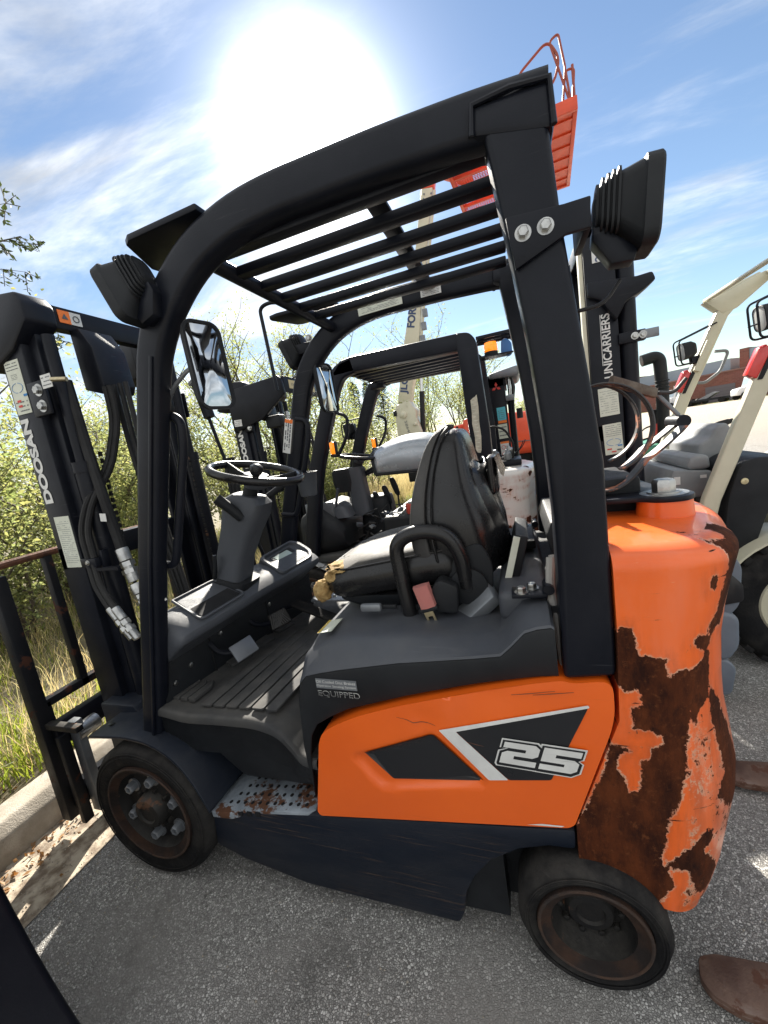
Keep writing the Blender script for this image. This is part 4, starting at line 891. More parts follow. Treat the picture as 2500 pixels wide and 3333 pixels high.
RUSTP = {
'main': [(1.494,.968),(1.507,.978),(1.522,.976),(1.531,.957),(1.533,.933),(1.541,.916),(1.567,.91),(1.584,.905),(1.586,.878),(1.592,.862),(1.607,.876),(1.638,.878),(1.665,.886),(1.679,.905),(1.64,.931),(1.645,.945),(1.683,.942),(1.681,.962),(1.709,.987),(1.721,1.059),(1.715,1.105),(1.697,1.139),(1.744,1.134),(1.794,1.152),(1.84,1.14),(1.84,1.107),(1.80,1.058),(1.738,.953),(1.708,.949),(1.687,.918),(1.691,.857),(1.682,.792),(1.651,.77),(1.637,.733),(1.628,.776),(1.615,.697),(1.604,.613),(1.59,.54),(1.571,.505),(1.559,.388),(1.578,.314),(1.527,.235),(1.47,.23),(1.383,.233),(1.342,.344),(1.378,.452),(1.425,.555),(1.459,.645),(1.464,.672),(1.488,.86)],
'isl': [(1.488,.838),(1.505,.826),(1.531,.83),(1.537,.802),(1.526,.789),(1.515,.784),(1.517,.734),(1.546,.732),(1.571,.721),(1.568,.7),(1.551,.686),(1.55,.663),(1.53,.656),(1.526,.61),(1.519,.574),(1.499,.566),(1.491,.605),(1.473,.625),(1.48,.652),(1.504,.677),(1.498,.681),(1.468,.695),(1.445,.711),(1.470,.735),(1.48,.819)],
'strip': [(1.684,.828),(1.732,.769),(1.80,.566),(1.81,.467),(1.75,.479),(1.718,.498),(1.678,.547),(1.706,.599),(1.699,.668),(1.686,.733)],
'low': [(1.622,.433),(1.66,.475),(1.68,.429),(1.648,.411),(1.719,.327),(1.693,.278),(1.639,.287),(1.611,.36),(1.566,.37),(1.581,.40)],
'flake': [(1.53,.86),(1.575,.868),(1.615,.862),(1.655,.885),(1.648,.90),(1.60,.885),(1.56,.88)],
'spot': [(1.662,1.074),(1.682,1.073),(1.688,1.045),(1.672,1.045)],
}
CORNER = (.88, 1.02)
def rusty_paint(name, paint, paint2, thr=.0):
    # paint that has come off down to rusty iron where the mesh attribute 'wear' is positive
    m = mat(name, paint, .34, col2=paint2, nscale=2.5, coat=.35, bump=.05, bscale=160, scratch=.35, scratchcol=(.12,.05,.02), dust=.05)
    t = m.node_tree; L = t.links.new; b = t.nodes['Principled BSDF']
    def N(k, **kw):
        n = t.nodes.new(k)
        for a, c in kw.items(): setattr(n, a, c)
        return n
    at = N('ShaderNodeAttribute', attribute_name='wear'); tc = N('ShaderNodeTexCoord')
    def noi(sc, det, ro, st=(1,1,1)):
        mp = N('ShaderNodeMapping'); L(tc.outputs['Object'], mp.inputs[0]); mp.inputs['Scale'].default_value = st
        n = N('ShaderNodeTexNoise'); L(mp.outputs[0], n.inputs['Vector']); n.inputs['Scale'].default_value = sc; n.inputs['Detail'].default_value = det; n.inputs['Roughness'].default_value = ro
        return n.outputs['Fac']
    def ma(op, a, c, cl=False):
        n = N('ShaderNodeMath', operation=op, use_clamp=cl)
        for i, x in enumerate((a, c)):
            if isinstance(x, (int, float)): n.inputs[i].default_value = x
            else: L(x, n.inputs[i])
        return n.outputs[0]
    def rmp(x, a, c):
        n = N('ShaderNodeMapRange', interpolation_type='LINEAR'); L(x, n.inputs[0]); n.inputs[1].default_value = a; n.inputs[2].default_value = c; return n.outputs[0]
    wob = ma('ADD', ma('MULTIPLY', ma('SUBTRACT', noi(55, 8, .75), .5), .034), ma('MULTIPLY', ma('SUBTRACT', noi(15, 7, .75, (1.6,1.6,.6)), .5), .030))
    chips = ma('ADD', ma('MULTIPLY', ma('MAXIMUM', ma('SUBTRACT', noi(26, 6, .75, (1,1,.35)), .67), 0.0), .6), ma('MULTIPLY', ma('MAXIMUM', ma('SUBTRACT', noi(5, 6, .7, (1.5,1.5,14)), .64), 0.0), .5))
    f0 = ma('ADD', ma('ADD', at.outputs['Fac'], wob), chips)
    f = rmp(f0, .0, .0012); edge = ma('MULTIPLY', rmp(f0, -.0045, -.001), ma('SUBTRACT', 1.0, f))
    def mixc(f_, a, c):
        n = N('ShaderNodeMix', data_type='RGBA'); L(f_, n.inputs[0])
        for s_, x in ((6, a), (7, c)):
            if isinstance(x, tuple): n.inputs[s_].default_value = (*x[:3], 1)
            else: L(x, n.inputs[s_])
        return n.outputs[2]
    pc = b.inputs['Base Color'].links[0].from_socket
    fade = ma('MULTIPLY', rmp(noi(4, 7, .7, (2,2,.6)), .45, .65), .32); pc = mixc(fade, pc, tuple(min(1, q*.8+.09) for q in paint))
    pz = N('ShaderNodeSeparateXYZ'); L(tc.outputs['Object'], pz.inputs[0]); lowc = ma('MULTIPLY', rmp(pz.outputs[0], CORNER[0], CORNER[1]), ma('SUBTRACT', 1.0, rmp(pz.outputs[2], .45, .80)))
    pc = mixc(ma('MULTIPLY', lowc, ma('MULTIPLY', rmp(noi(6, 7, .7, (3,3,1)), .30, .60), .55)), pc, (.62,.25,.13))
    sc1 = rmp(noi(3.5, 6, .7, (9,9,60)), .66, .72); pc = mixc(ma('MULTIPLY', sc1, .5), pc, (.75,.45,.28))
    streak = noi(7, 9, .72, (2.0, 2.0, .8)); rc = mixc(rmp(streak, .36, .64), (.022,.0062,.0035), (.105,.027,.008))
    rc = mixc(rmp(noi(55, 6, .75), .56, .70), rc, (.13,.042,.015)); rc = mixc(rmp(noi(16, 8, .75, (1,1,.5)), .54, .70), rc, (.015,.0055,.004))
    stain = ma('MULTIPLY', ma('MULTIPLY', rmp(f0, -.030, .0), rmp(noi(10, 7, .7, (3,3,.5)), .40, .62)), .6); pc = mixc(stain, pc, (.38,.065,.012))
    pc = mixc(ma('MULTIPLY', edge, ma('MULTIPLY', rmp(noi(8, 5, .6), .42, .60), .75)), pc, (.62,.44,.30))
    L(mixc(f, pc, rc), b.inputs['Base Color'])
    n = N('ShaderNodeMix'); L(f, n.inputs[0]); L(b.inputs['Roughness'].links[0].from_socket, n.inputs[2]); n.inputs[3].default_value = .85; L(n.outputs[0], b.inputs['Roughness'])
    L(ma('MULTIPLY', ma('SUBTRACT', 1.0, f), .35), b.inputs['Coat Weight']); L(ma('ADD', ma('MULTIPLY', ma('SUBTRACT', 1.0, f), .3), .15), b.inputs['Specular IOR Level'])
    bu = N('ShaderNodeBump'); bu.inputs['Strength'].default_value = .9; bu.inputs['Distance'].default_value = .004
    hgt = ma('ADD', ma('MULTIPLY', f, -.35), ma('MULTIPLY', ma('MULTIPLY', noi(70, 6, .7), f), .5)); L(hgt, bu.inputs['Height']); L(bu.outputs[0], b.inputs['Normal'])
    return m
CWP = [(.212,1.645),(.25,1.668),(.30,1.685),(.33,1.695),(.42,1.712),(.50,1.728),(.57,1.73),(.66,1.718),(.74,1.706),(.805,1.703),(.91,1.704),(.98,1.714),(1.04,1.727),(1.10,1.742),(1.13,1.746),(1.16,1.742)]
def interp(tab, z):
    if z <= tab[0][0]: return tab[0][1]
    for (a, b), (c, d) in zip(tab, tab[1:]):
        if z <= c: return b+(d-b)*(z-a)/(c-a)
    return tab[-1][1]
CWF = [(.20,1.372),(.28,1.378),(.452,1.380),(.752,1.490),(.98,1.497),(1.2,1.497)]
def counterweight(root, paint, wear, fine=.0065):
    # rings of plan outlines; near side flat, generous corner, bowed rear
    zs = []; z = .205
    while z < 1.105: zs.append((z, 0)); z += fine
    for k in range(9):
        a = math.pi/2*k/8; zs.append((1.105+.045*math.sin(a), .045*(1-math.cos(a))))
    rings = []; wv = []
    for z, ins in zs:
        xr = interp(CWP, z)+.045; xf = interp(CWF, z); pts = []
        cx, ry, rx = 1.55, .22, xr-1.55
        for i in range(22): pts.append((xf+(1.55-xf)*i/22, .03, None))
        for i in range(30):
            a = math.pi/2*i/29; pts.append((cx+rx*math.sin(a)**.92 if a else cx, .03+ry*(1-math.cos(a)), 1.55+a*.21))
        for i in range(1, 6): pts.append((xr+.05*math.sin(math.pi/2*i/5), .25+.25*i/5, 1.9))
        half = pts; full = [(x, y, s) for x, y, s in half]+[(x, 1-y, s) for x, y, s in half[::-1][1:]]
        ring = []; wr = []
        zb = 1.0
        for k, (x, y, s) in enumerate(full):
            if ins:
                x -= ins*min(1, max(0, (x-xf)/.1)); y += ins*(1 if y < .5 else -1)*min(1, abs(y-.5)/.4)
            zz = z
            if z < .29:   # lower edge rises over the rear wheel
                lo = .282-.06*max(0, min(1, (x-1.46)/.18)) - .01*max(0, (x-1.62)/.1)
                zz = lo+(z-.205)*(.29-lo)/(.085)
            zz -= .008*max(0, (x-1.50)/.27)*(1 if z > 1.0 else 0)*(z-1.0)/.15
            ring.append(Vector((x, y, zz)))
            sx = x if s is None else s
            w_ = wear(sx, zz, k < len(half)); wr.append(w_)
        rings.append(ring); wv += wr
    mb = MB().loft(rings)
    me_o = mb.build('counterweight', paint, root, ang=55, weld=False)
    at = me_o.data.attributes.new('wear', 'FLOAT', 'POINT'); at.data.foreach_set('value', wv)
    # top deck rises to a cover plate in the middle
    return me_o
def main_wear(s, z, near):
    if not near: return -.02
    p = (s, z)
    d = sd_poly(p, RUSTP['main']); d = min(d, -sd_poly(p, RUSTP['isl']))
    for k in ('strip', 'low', 'spot'): d = max(d, sd_poly(p, RUSTP[k]))
    if s > 1.585 and .22 < z < .84:
        d = max(d, -.0035-.012*max(0, (z-.70)/.14)-.010*max(0, (1.615-s)/.03))
    return max(-.05, min(.05, d))
def strap(mb, pts, w, t, up): mb.sweep(pts, rrect(t, w, min(t, w)*.3, 1), up=up); return mb
def lpg_bracket(root, dx=0):
    BR = mat('bracket_paint', (.016,.015,.016), .5, col2=(.03,.028,.028), dust=.2, rust=.85, rustcol=(.26,.10,.055), rscale=9, bump=.3)
    pl = MB().xy(smooth_loop([(1.47,.40),(1.55,.34),(1.63,.335),(1.665,.30),(1.72,.295),(1.755,.33),(1.755,.40),(1.715,.46),(1.70,.70),(1.47,.70)], .03, 5), 1.186, 1.200).build('bracket_plate', BLK, root, bevel=.003)
    MB().lathe([(.085,1.06),(.074,1.10),(.067,1.145),(.063,1.1855)], (1.692,.365,0), (0,0,1), 36).build('bracket_boss', ORANGE, root)
    MB().hexbolt((1.692,.365,1.200), (0,0,1), .027, .032).build('bracket_bolt', STEEL, pl)
    MB().lathe([(.056,0),(.056,.001),(.03,.003)], (1.692,.365,1.2005), (0,0,1), 28).build('washer', STEEL, pl)
    MB().box((1.47,.42,1.14), (1.655,.70,1.245)).build('tank_saddle', PLASD, root, bevel=.012, seg=2)
    # two cradle hoops for the gas bottle (bottle missing)
    for (y, r, cx, cz) in ((.36,.118,1.555,1.395),(.60,.125,1.575,1.40)):
        pts = [(cx+r*math.cos(R(a)), y+.02*math.sin(R(a)), cz+r*math.sin(R(a))) for a in range(-75, 128, 8)]
        mb = MB(); strap(mb, pts, .030, .005, (0, 1, 0)) if False else mb.sweep(pts, rrect(.030, .006, .002, 1), up=(0, 1, 0)); mb.build('tank_hoop', BR, root, ang=40)
    pts = [(1.46+.30*k/16, .40+.02*k/16, 1.262-.045*math.sin(math.pi*min(1, k/11))+.105*max(0, (k-7)/9)**1.6) for k in range(17)]
    MB().sweep(pts, rrect(.055, .006, .002, 1), up=(0, 1, 0)).build('cradle_band', BR, root)
    pts = [(1.50+.33*k/16, .66+.02*k/16, 1.255-.035*math.sin(math.pi*min(1, k/11))+.115*max(0, (k-6)/10)**1.5) for k in range(17)]
    cb = MB().sweep(pts, rrect(.060, .006, .002, 1), up=(0, 1, 0)).build('cradle_band', BR, root)
    RUSTLV = mat('weathered_lever', (.16,.13,.10), .7, .2, col2=(.09,.06,.045), nscale=18, bump=.5, bscale=90)
    # over-centre latch
    e = Vector(pts[-1]); MB().cyl(e+Vector((.0,-.055,-.0)), e+Vector((0,.055,0)), .020, 18).build('latch_barrel', BLK, root)
    MB().sweep([e+Vector((-.005,-.03,.02)), e+Vector((-.075,-.03,.115))], rrect(.012, .012, .004, 2)).build('latch_rod', GREYM, root)
    a = Vector((1.60,.52,1.505)); b_ = e+Vector((-.07,-.04,.10))
    MB().sweep([b_, a+Vector((.02,.02,.02))], rrect(.032, .018, .006, 2)).build('latch_lever', RUSTLV, root)
    MB().tube(arcpts([b_+Vector((.01,0,-.0)), b_+Vector((.05,0,-.01)), b_+Vector((.085,0,.03))], .02), .006, 8).build('latch_hook', BR, root)
    MB().lathe([(.016,0),(.016,.05),(.012,.055),(.012,.075),(.008,.08),(.008,.095),(.001,.096)], (1.50,.45,1.235), (-.15,0,1), 14).build('gas_valve', STEEL, root)
    MB().cyl((1.505,.45,1.25), (1.545,.45,1.24), .012, 12).build('valve_elbow', STEEL, root)
CWPAINT = rusty_paint('worn_orange_paint', (.86,.135,.010), (.78,.115,.008))
# ================================================================ the other machines in the row
CREAM = mat('cream_paint', (.60,.57,.43), .38, col2=(.54,.51,.38), nscale=4, coat=.2, bump=.05, scratch=.25, scratchcol=(.2,.15,.1))
GREYP = mat('grey_plastic', (.24,.25,.255), .55, col2=(.19,.20,.205), nscale=4, bump=.2, bscale=600, dust=.1)
SILV = mat('silver_shell', (.42,.45,.48), .26, .25, col2=(.36,.39,.42), nscale=3, coat=.4, bump=.05)
SLATE = mat('slate_plastic', (.15,.18,.22), .42, col2=(.12,.145,.18), nscale=4, bump=.1, dust=.15, scratch=.3)
REDO = mat('red_orange_paint', (.72,.075,.018), .40, col2=(.62,.062,.016), nscale=3, coat=.2, bump=.06, dust=.06)
WHITERUST = rusty_paint('worn_white_paint', (.60,.575,.54), (.54,.515,.48))
NAVY = mat('navy_lettering', (.03,.055,.13), .4)
GREENP = mat('green_paint', (.03,.20,.12), .45, col2=(.30,.42,.36), nscale=6, nlo=.5, nhi=.7)
BLUEP = mat('blue_plastic', (.04,.16,.42), .45)
FENDL = mat('pale_grey_fender', (.42,.43,.44), .5, col2=(.34,.35,.36), nscale=6, dust=.2)
def build_second():
    root = thing('forklift', 'black forklift with rust flecked white counterweight and amber beacon, parked behind the orange one', 'forklift', group='forklifts parked in the yard')
    ch = MB(); ch.xz(SKIRT, .03, .97); ch.build('chassis', FRAME, root, bevel=.012)
    for s in (0, 1):
        wheel(root, -.062, .2665, .2665, .192, .0, .17, s, 6, .062); wheel(root, 1.395, .178, .178, .134, -.006, .13, s, 0, .060)
        MB().xz([(x, z) for x, z in [(-.262,.566),(-.08,.582),(.034,.570),(.129,.519),(.186,.443),(.235,.325),(.225,.315),(.176,.433),(.12,.507),(.03,.558),(-.08,.57),(-.262,.554)]], fy(0, s), fy(.3, s)).build('front_fender', FENDL if s == 0 else FRAME, root)
        # guard: square shouldered, strongly raked front pillars
        y = fy(.07, s)
        MB().sweep(arcpts([(-.02,y,.62),(.16,y,1.30),(.29,y,1.62),(.43,y,1.93),(.50,y,2.03),(.62,y,2.052)], .06, 4), rrect(.08, .115, .015, 3), up=(0, 1, 0)).build('guard_pillar', BLK, root, ang=50)
        MB().xz([(.53,2.10),(.62,2.112),(1.40,2.095),(1.40,1.985),(.62,2.0),(.46,1.995),(.455,2.03)], fy(.03, s), fy(.12, s)).build('guard_rail', BLK, root, bevel=.012)
        leg = MB().xz(smooth_loop([(1.375,2.098),(1.47,2.085),(1.51,2.03),(1.535,1.45),(1.525,.86),(1.42,.86),(1.39,1.60),(1.385,1.95)], .03, 4), fy(.025, s), fy(.13, s)).build('rear_leg', BLK, root, bevel=.010)
        if s == 0:
            pe = [(1.431,1.650),(1.448,1.662),(1.462,1.668),(1.475,1.68),(1.478,1.60),(1.472,1.50),(1.474,1.40),(1.466,1.31),(1.458,1.290),(1.438,1.295),(1.428,1.32),(1.432,1.40),(1.424,1.49),(1.430,1.57)]
            MB().xz(pe, .0205, .0225).build('bare_patch', mat('filler', (.55,.52,.42), .9, col2=(.42,.40,.32), nscale=30, bump=1, bscale=60), leg)
            rk = random.Random(9)
            for k in range(14): z = 1.31+.025*k; MB().box((1.432+rk.uniform(0,.01),.0195,z), (1.468-rk.uniform(0,.015),.0225,z+.003)).build('filler_ridge', CREAMP, leg)
        MB().tube(arcpts([(.44,fy(.02,s),1.74),(.53,fy(.015,s),1.70),(.50,fy(.015,s),1.56),(.40,fy(.015,s),1.42),(.34,fy(.02,s),1.43)], .05), .013, 10).build('grab_handle', BLK, root)
        MB().box((.345,fy(.0,s),1.44), (.385,fy(.025,s),1.53)).build('turn_signal', AMBER, root, bevel=.006)
        MB().box((.385,fy(.0,s),1.435), (.40,fy(.028,s),1.535)).build('signal_backing', PLASD, root, bevel=.002)
    for k in range(6): MB().cbox((.98, .17+.132*k, 2.01), (.86, .035, .03)).build('guard_bar', BLK, root)
    MB().tube([(.56,.1,2.02),(.56,.9,2.02)], .022, 12).build('front_crossbar', BLK, root)
    MB().cbox((1.42,.5,1.99), (.07,.76,.08)).build('rear_crossbar', BLK, root)
    MB().cbox((.55,.82,1.99), (.13,.10,.06)).build('pillar_gusset', BLK, root, bevel=.008)
    sticker(root, frame((.86,.8795,2.012),(1,0,.0),(0,0,1)), .36, .040, WHITE); label_lines(root, 'sticker_print', frame((.86,.8785,2.012),(1,0,.0),(0,0,1)), .36, .04, 2, seed=21)
    # light with wire guard on the far pillar
    wl = work_light(root, frame((.14,.98,1.64), (-.98,.05,-.1), (-.05,-1,0)))
    MB().tube(arcpts([(.32,.95,1.75),(.12,.98,1.74),(.05,.98,1.72),(.05,.98,1.58),(.12,.98,1.56)], .03), .007, 8).build('light_guard', BLK, root)
    # side panels, hood and floor (low, mostly hidden)
    for s in (0, 1): MB().xz(smooth_loop(PANEL, .03), fy(.03, s), fy(.2, s)).build('side_panel', PLASD, root, bevel=.006)
    MB().box((.66,.05,.60), (1.40,.95,.90)).build('seat_deck', PLASD, root, bevel=.03, seg=3)
    MB().box((.0,.06,.56), (.66,.94,.62)).build('floor', MATRUB, root, bevel=.01)
    # cowl with a rounded hump, column, wheel, lever console
    def ring(x, w, h, z0, r): return [Vector((x, .5+a, z0+h/2+b)) for a, b in rrect(w, h, r, 5)]
    MB().loft([ring(-.10,.80,.36,.60,.10), ring(.0,.84,.42,.60,.12), ring(.10,.82,.40,.60,.14), ring(.20,.78,.30,.62,.12), ring(.27,.70,.18,.65,.08)]).build('cowl', PLASD, root, ang=55)
    MB().loft([[Vector((.17+a-.3*(z-.9), .33+b, z)) for a, b in rrect(w, d, .05, 4)] for z, w, d in ((.90,.30,.26),(.97,.28,.24),(1.02,.20,.16),(1.03,.1,.08))]).build('brake_cover', PLAS, root, ang=55)
    col = MB().loft([[Vector((.36-.05*(z-1), .43+b, z))+Vector((a,0,0)) for a, b in rrect(w, w, .04, 4)] for z, w in ((.88,.17),(1.05,.155),(1.18,.15),(1.27,.16),(1.30,.14))]).build('steering_column', PLAS, root, ang=45)
    MB().loft([[Vector((.24+a, .44+b, z)) for a, b in rrect(w, .2, .04, 4)] for z, w in ((1.10,.15),(1.18,.19),(1.28,.19),(1.30,.15))]).build('display_housing', PLASD, root, ang=45)
    MB().cyl((.37,.43,1.29), (.385,.43,1.37), .045, 18).build('column_collar', PLASD, root)
    steering(root, (.40,.43,1.385), R(12), .165)
    MB().tube([(.42,.46,1.24),(.56,.52,1.29),(.62,.55,1.31)], .012, 10).build('direction_lever', PLASD, col)
    MB().sweep([(.13,.22,.86),(.20,.24,1.02),(.235,.25,1.15)], rrect(.02, .03, .006, 2)).build('parking_lever', PLAS, root)
    con = MB().loft([[Vector((x+a*k, .60+b*k, z)) for a, b in rrect(.26, .28, .05, 4)] for x, z, k in ((.44,.66,1.1),(.45,.92,1.0),(.46,1.0,.85),(.47,1.02,.6))]).build('lever_console', PLASD, root, ang=50)
    for k, (x, y, z) in enumerate(((.45,.50,.98),(.53,.54,1.02),(.60,.58,1.08))):
        MB().tube(arcpts([(x-.04,y,.82),(x+.05,y,.86),(x+.055,y,z-.08)], .03), .008, 8).build('lever_rod', BLK, con)
        MB().loft([[Vector((x+.035+a*k_-.25*(zz-z), y+b*k_, zz)) for a, b in rrect(.055, .035, .014, 3)] for zz, k_ in ((z-.09,.5),(z-.07,.85),(z-.01,1.0),(z+.05,.95),(z+.07,.7),(z+.077,.35))]).build('lever_knob', PLASD, con, ang=60)
    # deck opened up for repair: hanging loom
    rnd = random.Random(11); mb = MB()
    for k in range(22):
        x, y, z = .50+rnd.uniform(-.1,.12), .15+rnd.uniform(-.08,.25), .70+rnd.uniform(0,.2)
        mb.tube([(x,y,z),(x+rnd.uniform(-.06,.06),y+rnd.uniform(-.06,.06),z+rnd.uniform(-.04,.05)),(x+rnd.uniform(-.12,.12),y+rnd.uniform(-.1,.1),z+rnd.uniform(-.1,.08))], rnd.choice((.003,.005,.008)), 6)
    mb.build('wiring_loom', HOSE, root, kind='stuff')
    for k in range(9):
        x, y, z = .42+.05*k+rnd.uniform(-.02,.02), .10+rnd.uniform(0,.22), .80+rnd.uniform(0,.1)
        MB().cbox((0,0,0), (.05,.04,.03), Matrix.Translation((x,y,z)) @ Matrix.Rotation(rnd.uniform(0,3), 4, (.3,.5,1))).build('relay_box', rnd.choice((GREYM, PLASD, STEEL, PLAS)), root, bevel=.003)
    # beacon shelf
    MB().xy([(1.50,.45),(1.74,.50),(1.70,.62),(1.50,.62)], 1.975, 1.987).build('beacon_shelf', BLK, root)
    be = MB().lathe([(.046,0),(.05,.012),(.05,.03),(.046,.032)], (1.58,.54,1.987), (0,0,1), 24).build('beacon_base', PLASD, root)
    MB().lathe([(.047,.032),(.050,.05),(.048,.085),(.044,.10),(.02,.106),(.001,.107)], (1.58,.54,1.987), (0,0,1), 24).build('beacon_lens', AMBER, be)
    for z in (.045,.06,.075): MB().torus((1.58,.54,1.987+z), (0,0,1), .0495, .0018, 24, 6).build('lens_rib', AMBER, be)
    MB().xz(smooth_loop([(1.65,2.0),(1.66,2.09),(1.70,2.10),(1.735,2.06),(1.735,1.98),(1.70,1.965)], .02), .56, .62).build('horn', BLUEP, root, bevel=.006)
    MB().tube([(1.735,.60,2.08),(1.728,.60,2.34)], .005, 6, scales=[1,.4]).build('antenna', BLK, root)
    for k in range(3): MB().box((1.48,.50+.05*k,2.12-.012*k), (1.75,.53+.05*k,2.145-.012*k)).build('roof_bracket', BLK, root, bevel=.003)
    MB().tube(arcpts([(-.045,.06,2.0),(-.05,.055,2.33),(-.055,.05,2.615),(.03,.05,2.635),(.115,.05,2.615)], .05), .014, 10).build('guard_pole', BLK, root)
    # mast with a deep top plate
    xl = mast(root, near=.18, xl=-.615, zt=2.10)
    MB().xz([(-.60,2.10),(-.08,2.135),(-.05,2.10),(-.04,1.985),(-.29,1.82),(-.595,1.75)], .150, .185).build('mast_head_plate', BLK2, root, bevel=.006)
    MB().box((-.07,.186,2.0), (-.045,.80,2.13)).build('mast_head_bar', BLK2, root, bevel=.006)
    TM = frame((xl+.085,.1785,1.435), (-.02,0,1), (-1,0,-.02)); text('mast_lettering', 'DOOSAN', TM, .335, .052, WHITE, root, bold=.05)
    sticker(root, frame((-.575,.148,1.80),(1,0,-.05),(.05,0,1)), .075, .055, WHITE); label_lines(root, 'sticker_print', frame((-.575,.147,1.80),(1,0,-.05),(.05,0,1)), .075, .055, 3, seed=31)
    TN = frame((-.0445,.26,2.035), (0,1,0), (0,0,1)); sticker(root, frame((-.0435,.26,2.035),(0,1,0),(0,0,1)), .46, .07, mat('tan_tape', (.55,.45,.24), .6)); text('tape_writing', 'new Lift keys', frame((-.0425,.30,2.047),(0,1,0),(0,0,1)), .36, .045, INK, root)
    for k in range(4):
        fitting(root, (-.20+.07*k,.26+.03*k,1.86), (-.20+.07*k,.25+.03*k,1.76), 1.0)
        hose('hydraulic_hose', [(-.20+.07*k,.25+.03*k,1.78),(-.17+.07*k,.25+.03*k,1.55),(-.10+.06*k,.25,1.2),(-.02+.05*k,.25,.85)], .014, root)
    MB().box((-.30,.20,1.74), (-.16,.30,1.84)).build('valve_block', PLASD, root, bevel=.01)
    MB().cbox((.06,.20,.98), (.26,.03,.14)).build('dust_panel', GREYM, root, bevel=.004)
    def wear(s, z, near):
        x = s; n = noise.fractal(Vector((x*7, z*22, 3.1)), 1, 2, 4); g = noise.noise(Vector((x*3, z*2.4, 8)))
        return max(-.05, min(.05, (n*.05-.030)+.018*g+.028*max(0, (.86-z)/.12)*(1 if z < .86 else 0)))
    counterweight(root, WHITERUST, wear, fine=.012)
    # bracket for the gas bottle, hoses and regulator on top
    MB().box((1.50,.30,1.15), (1.72,.66,1.19)).build('tank_bracket', BLK, root, bevel=.006)
    for (cx, y, r) in ((1.60,.36,.15),(1.62,.56,.15)):
        MB().sweep([(cx+r*math.cos(R(a)), y, 1.36+r*math.sin(R(a))) for a in range(200, 345, 8)], rrect(.03, .006, .002, 1), up=(0,1,0)).build('cradle_band', BLK, root)
    hose('gas_hose', [(1.46,.34,1.42),(1.52,.33,1.46),(1.62,.33,1.43),(1.68,.34,1.30),(1.66,.34,1.20)], .008, root)
    for (x, y, z) in ((1.55,.33,1.205),(1.63,.31,1.20),(1.52,.40,1.23),(1.66,.42,1.22)): MB().lathe([(.02,0),(.026,.01),(.026,.05),(.015,.06),(.01,.08),(.001,.08)], (x,y,z), (random.uniform(-.5,.5),-.3,1), 14).build('gas_fitting', random.choice((GREYM,PLASD,STEEL)), root)
    MB().box((1.50,.09,1.14), (1.53,.13,1.36)).build('latch_post', BLK, root)
    root.location = (-.36, 1.95, 0); rebase(root, (.7, .5, 0))
    return root
SECOND = build_second()
def at2(x, y, z): return (x-.36, y+1.95, z)
# loose things lying on the second forklift's deck
bt = thing('battery', 'small red and blue battery pack on the deck behind the torn seat', 'battery', (.57,2.10,.90), .4)
MB().box((-.09,-.045,0), (.0,.045,.075)).build('battery_case', mat('red_plastic', (.45,.05,.03), .45), bt, bevel=.006); MB().box((.001,-.045,0), (.09,.045,.07)).build('battery_case', BLUEP, bt, bevel=.006)
MB().box((-.07,-.03,.075), (-.03,.03,.085)).box((.03,-.03,.07), (.07,.03,.085)).build('battery_terminal', STEEL, bt, bevel=.002)
WOOD = mat('raw_wood', (.42,.26,.15), .8, col2=(.34,.20,.11), nscale=8, bump=.5, stretch=(1,8,8))
wb = MB().box((-.18,-.04,0), (.18,.04,.025)).build('board', WOOD, bevel=.003); wb.location = (.66,2.50,.91); wb.rotation_euler = (.05,-.12,1.25); tag(wb, 'short reddish wooden board lying on the deck beside the battery', 'board')
cj = MB(); rnd = random.Random(5)
for k in range(36):
    p = Vector((.66+rnd.uniform(-.12,.16), 2.28+rnd.uniform(-.22,.2), .91)); pts = [p]
    for q in range(5): pts.append(pts[-1]+Vector((rnd.uniform(-.07,.07), rnd.uniform(-.07,.07), rnd.uniform(-.02,.03)))); pts[-1].z = max(.905, pts[-1].z)
    cj.tube(pts, rnd.choice((.003,.004,.006)), 6)
o = cj.build('cable_heap', HOSE); o['kind'] = 'stuff'; tag(o, 'tangle of black cables heaped on the deck behind the seat', 'cables')
